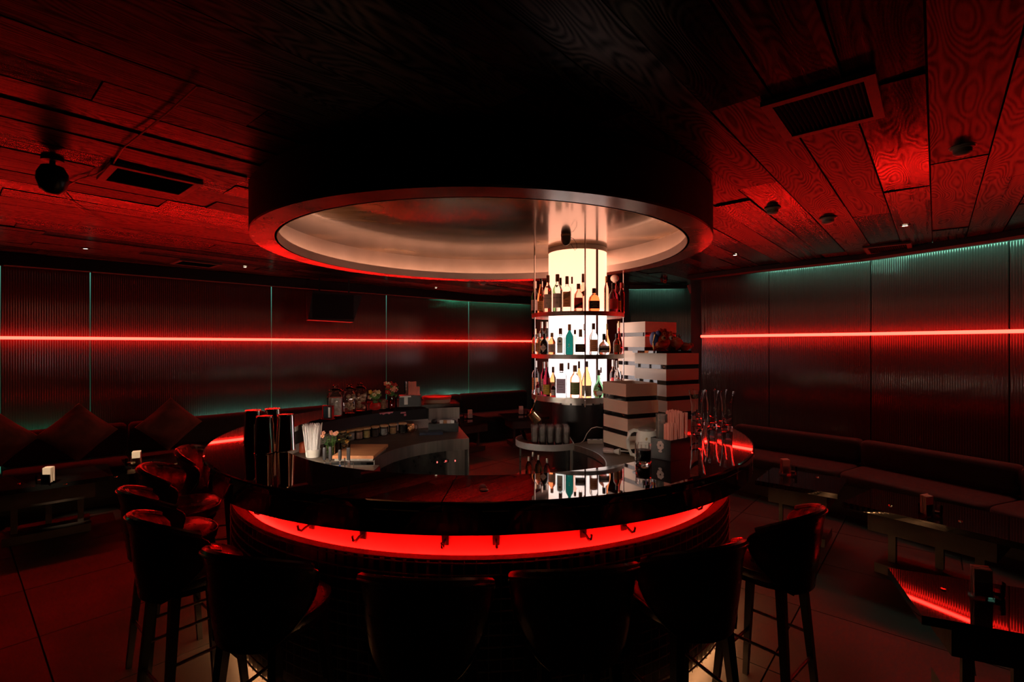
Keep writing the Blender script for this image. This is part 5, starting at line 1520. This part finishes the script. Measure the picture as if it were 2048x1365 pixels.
def added_downlight(label, x, y, target, e, spread=20, col=(1, .78, .62)):  # spots added out of view to brighten napkins, straw caddy and kettle
    t = thing('downlight', label, 'downlight', (x, y, CEIL), 0, 'small ceiling downlights')
    MB().arc((0, 0), .020, .034, -.006, 0, 0, 2 * PI, 20).build('bezel', M_BLACK, t)
    MB().lathe([(.019, -.003), (.019, -.001)], 16).build('lens', M_SPOT, t)
    l = bpy.data.lights.new('downlight_beam', 'SPOT'); l.energy = e; l.color = col; l.spot_size = math.radians(spread); l.spot_blend = 1.; l.shadow_soft_size = .02
    o = bpy.data.objects.new('downlight_beam', l); COL.objects.link(o); o.parent = t; o.location = (0, 0, -.012)
    d = Vector(target) - Vector((x, y, CEIL - .012)); o.rotation_euler = d.to_track_quat('-Z', 'Y').to_euler()
added_downlight('added downlight outside the left edge, brightening the first napkins', -3.45, 2.75, (-4.0, 4.23, .60), 330., 9, (1, .72, .46))
added_downlight('added downlight outside the left edge, brightening the second napkins', -3.40, 3.10, (n2.x, n2.y, .60), 330., 8, (1, .72, .46))
added_downlight('added downlight above the view, brightening the straw caddy', .15, 1.05, (.84, 2.60, 1.25), 60., 15)
added_downlight('added downlight above the view, brightening the kettle', .42, 1.02, (.985, 3.55, .98), 80., 9, (1, .80, .62))
# speakers, cameras
p = at(105, 318, CEIL)
sp = thing('pendant_speaker', 'black round pendant speaker at the upper left', 'speaker', (p.x, p.y, CEIL))
MB().lathe([(.045, 0), (.045, -.012), (.012, -.014), (.012, -.03)][::-1], 16).build('mount', M_BLACK, sp, smooth=True)
MB().lathe([(.015, -.03), (.045, -.04), (.062, -.075), (.064, -.11), (.05, -.155), (.025, -.175), (.001, -.178)][::-1], 24, caps=False).build('housing', M_BLACK, sp, smooth=True)
def quad_speaker():
    y = 7.0; x = (668 - 1024) / F * y; z = HZ + (690 - 614) * y / F
    t = thing('wall_speaker', 'black wedge loudspeaker hanging by the left wall above the neon', 'speaker', (x, y, z), -.25)
    t.rotation_euler = (0, 0, .5)
    vs = [(-.36, .10, .20), (.30, .10, .20), (.36, -.16, .16), (-.30, -.16, .20), (-.36, .10, -.20), (.24, .10, -.22), (.24, -.16, -.22), (-.36, -.16, -.20)]
    MB().add(vs, [(0, 1, 2, 3)[::-1], (4, 5, 6, 7), (0, 4, 7, 3), (1, 2, 6, 5), (3, 7, 6, 2), (0, 1, 5, 4)]).build('cabinet', mat('speaker_black', (.008, .007, .008), .5), t)
    MB().box((-.03, -.165, -.01), (.54, .008, .34)).build('grille', mat('speaker_grille', (.006, .006, .006), .8), t)
    for sx in (-.2, .2): MB().box((sx, -.02, .20 + (CEIL - z - .20) / 2), (.02, .02, CEIL - z - .20)).build('bracket', M_BLACK, t)
quad_speaker()
# dome camera under the painted ceiling
p = at(1132, 471, 2.592)
dc = thing('dome_camera', 'black dome camera with dangling cable under the painted ceiling', 'camera', (p.x, p.y, 2.5925))
MB().lathe([(.040, 0), (.040, -.035), (.038, -.045), (.030, -.070), (.012, -.084), (.001, -.086)][::-1], 20, caps=False).build('housing', M_BLACK, dc, smooth=True)
MB().lathe([(.042, 0), (.042, -.008)][::-1], 20).build('base_ring', mat('grey_ring', (.3, .2, .14), .5), dc)
MB().tube([(.035, -.01, -.02), (.06, -.01, -.03), (.085, -.01, -.07), (.088, -.01, -.105), (.072, -.01, -.125), (.055, -.01, -.10), (.040, -.01, -.075)], .002, 6).build('cable', M_BLACK, dc, smooth=True)
# cctv and spotlight near the end wall
y = 7.2; x = (1382 - 1024) / F * y
sl = thing('ceiling_spotlight', 'pale ceiling spotlight beside the end wall', 'spotlight', (x, y, CEIL))
o = MB().lathe([(.030, -.06), (.055, .07), (.001, .07)], 20).build('head', mat('pale_pink', (.30, .16, .17), .5), sl, smooth=True); o.location = (0, 0, -.11); o.rotation_euler = (.3, 2.7, 0)
MB().tube([(0, 0, 0), (0, 0, -.07)], .01, 8).build('stem', M_BLACK, sl)
y = 7.0; x = (1328 - 1024) / F * y
cv = thing('security_camera', 'small round security camera on the ceiling before the end wall', 'camera', (x, y, CEIL))
MB().lathe([(.05, 0), (.05, -.02), (.03, -.05), (.001, -.055)][::-1], 20, caps=False).build('housing', M_BLACK, cv, smooth=True)
MB().tube([(.02 * math.cos(2 * PI * q / 14), -.045, -.045 + .02 * math.sin(2 * PI * q / 14)) for q in range(14)], .003, 5, closed=True).build('lens_ring', CAPM['gold'], cv)
# tinsel cord fixed along the planks
b = MB()
pts = [at(px, py, CEIL - .012) for px, py in ((395, 172), (340, 222), (290, 262), (245, 298), (225, 330), (195, 348), (160, 358), (135, 372), (128, 388), (146, 408), (170, 424), (210, 442), (245, 456), (300, 466))]
tag(b.tube(pts, .004, 5).build('tinsel_cord', mat('dull_red_cord', (.35, .10, .06), .4, .3)), 'thin glittering cord pinned across the left ceiling planks', 'cord')
# cables running down the right wall by the pillar
for px, lab in ((1402, 'thin black cable hanging at the left end of the right wall'), (1410, 'second thin black cable beside it on the right wall')):
    y = 6.55; x = (px - 1024) / F * y
    tag(MB().tube([(x, y, 2.56), (x + .005, y, 2.2), (x, y, 1.86)], .007, 6).build('hanging_cable', M_BLACK), lab, 'cable')
print('planks', npk, 'bars', na)
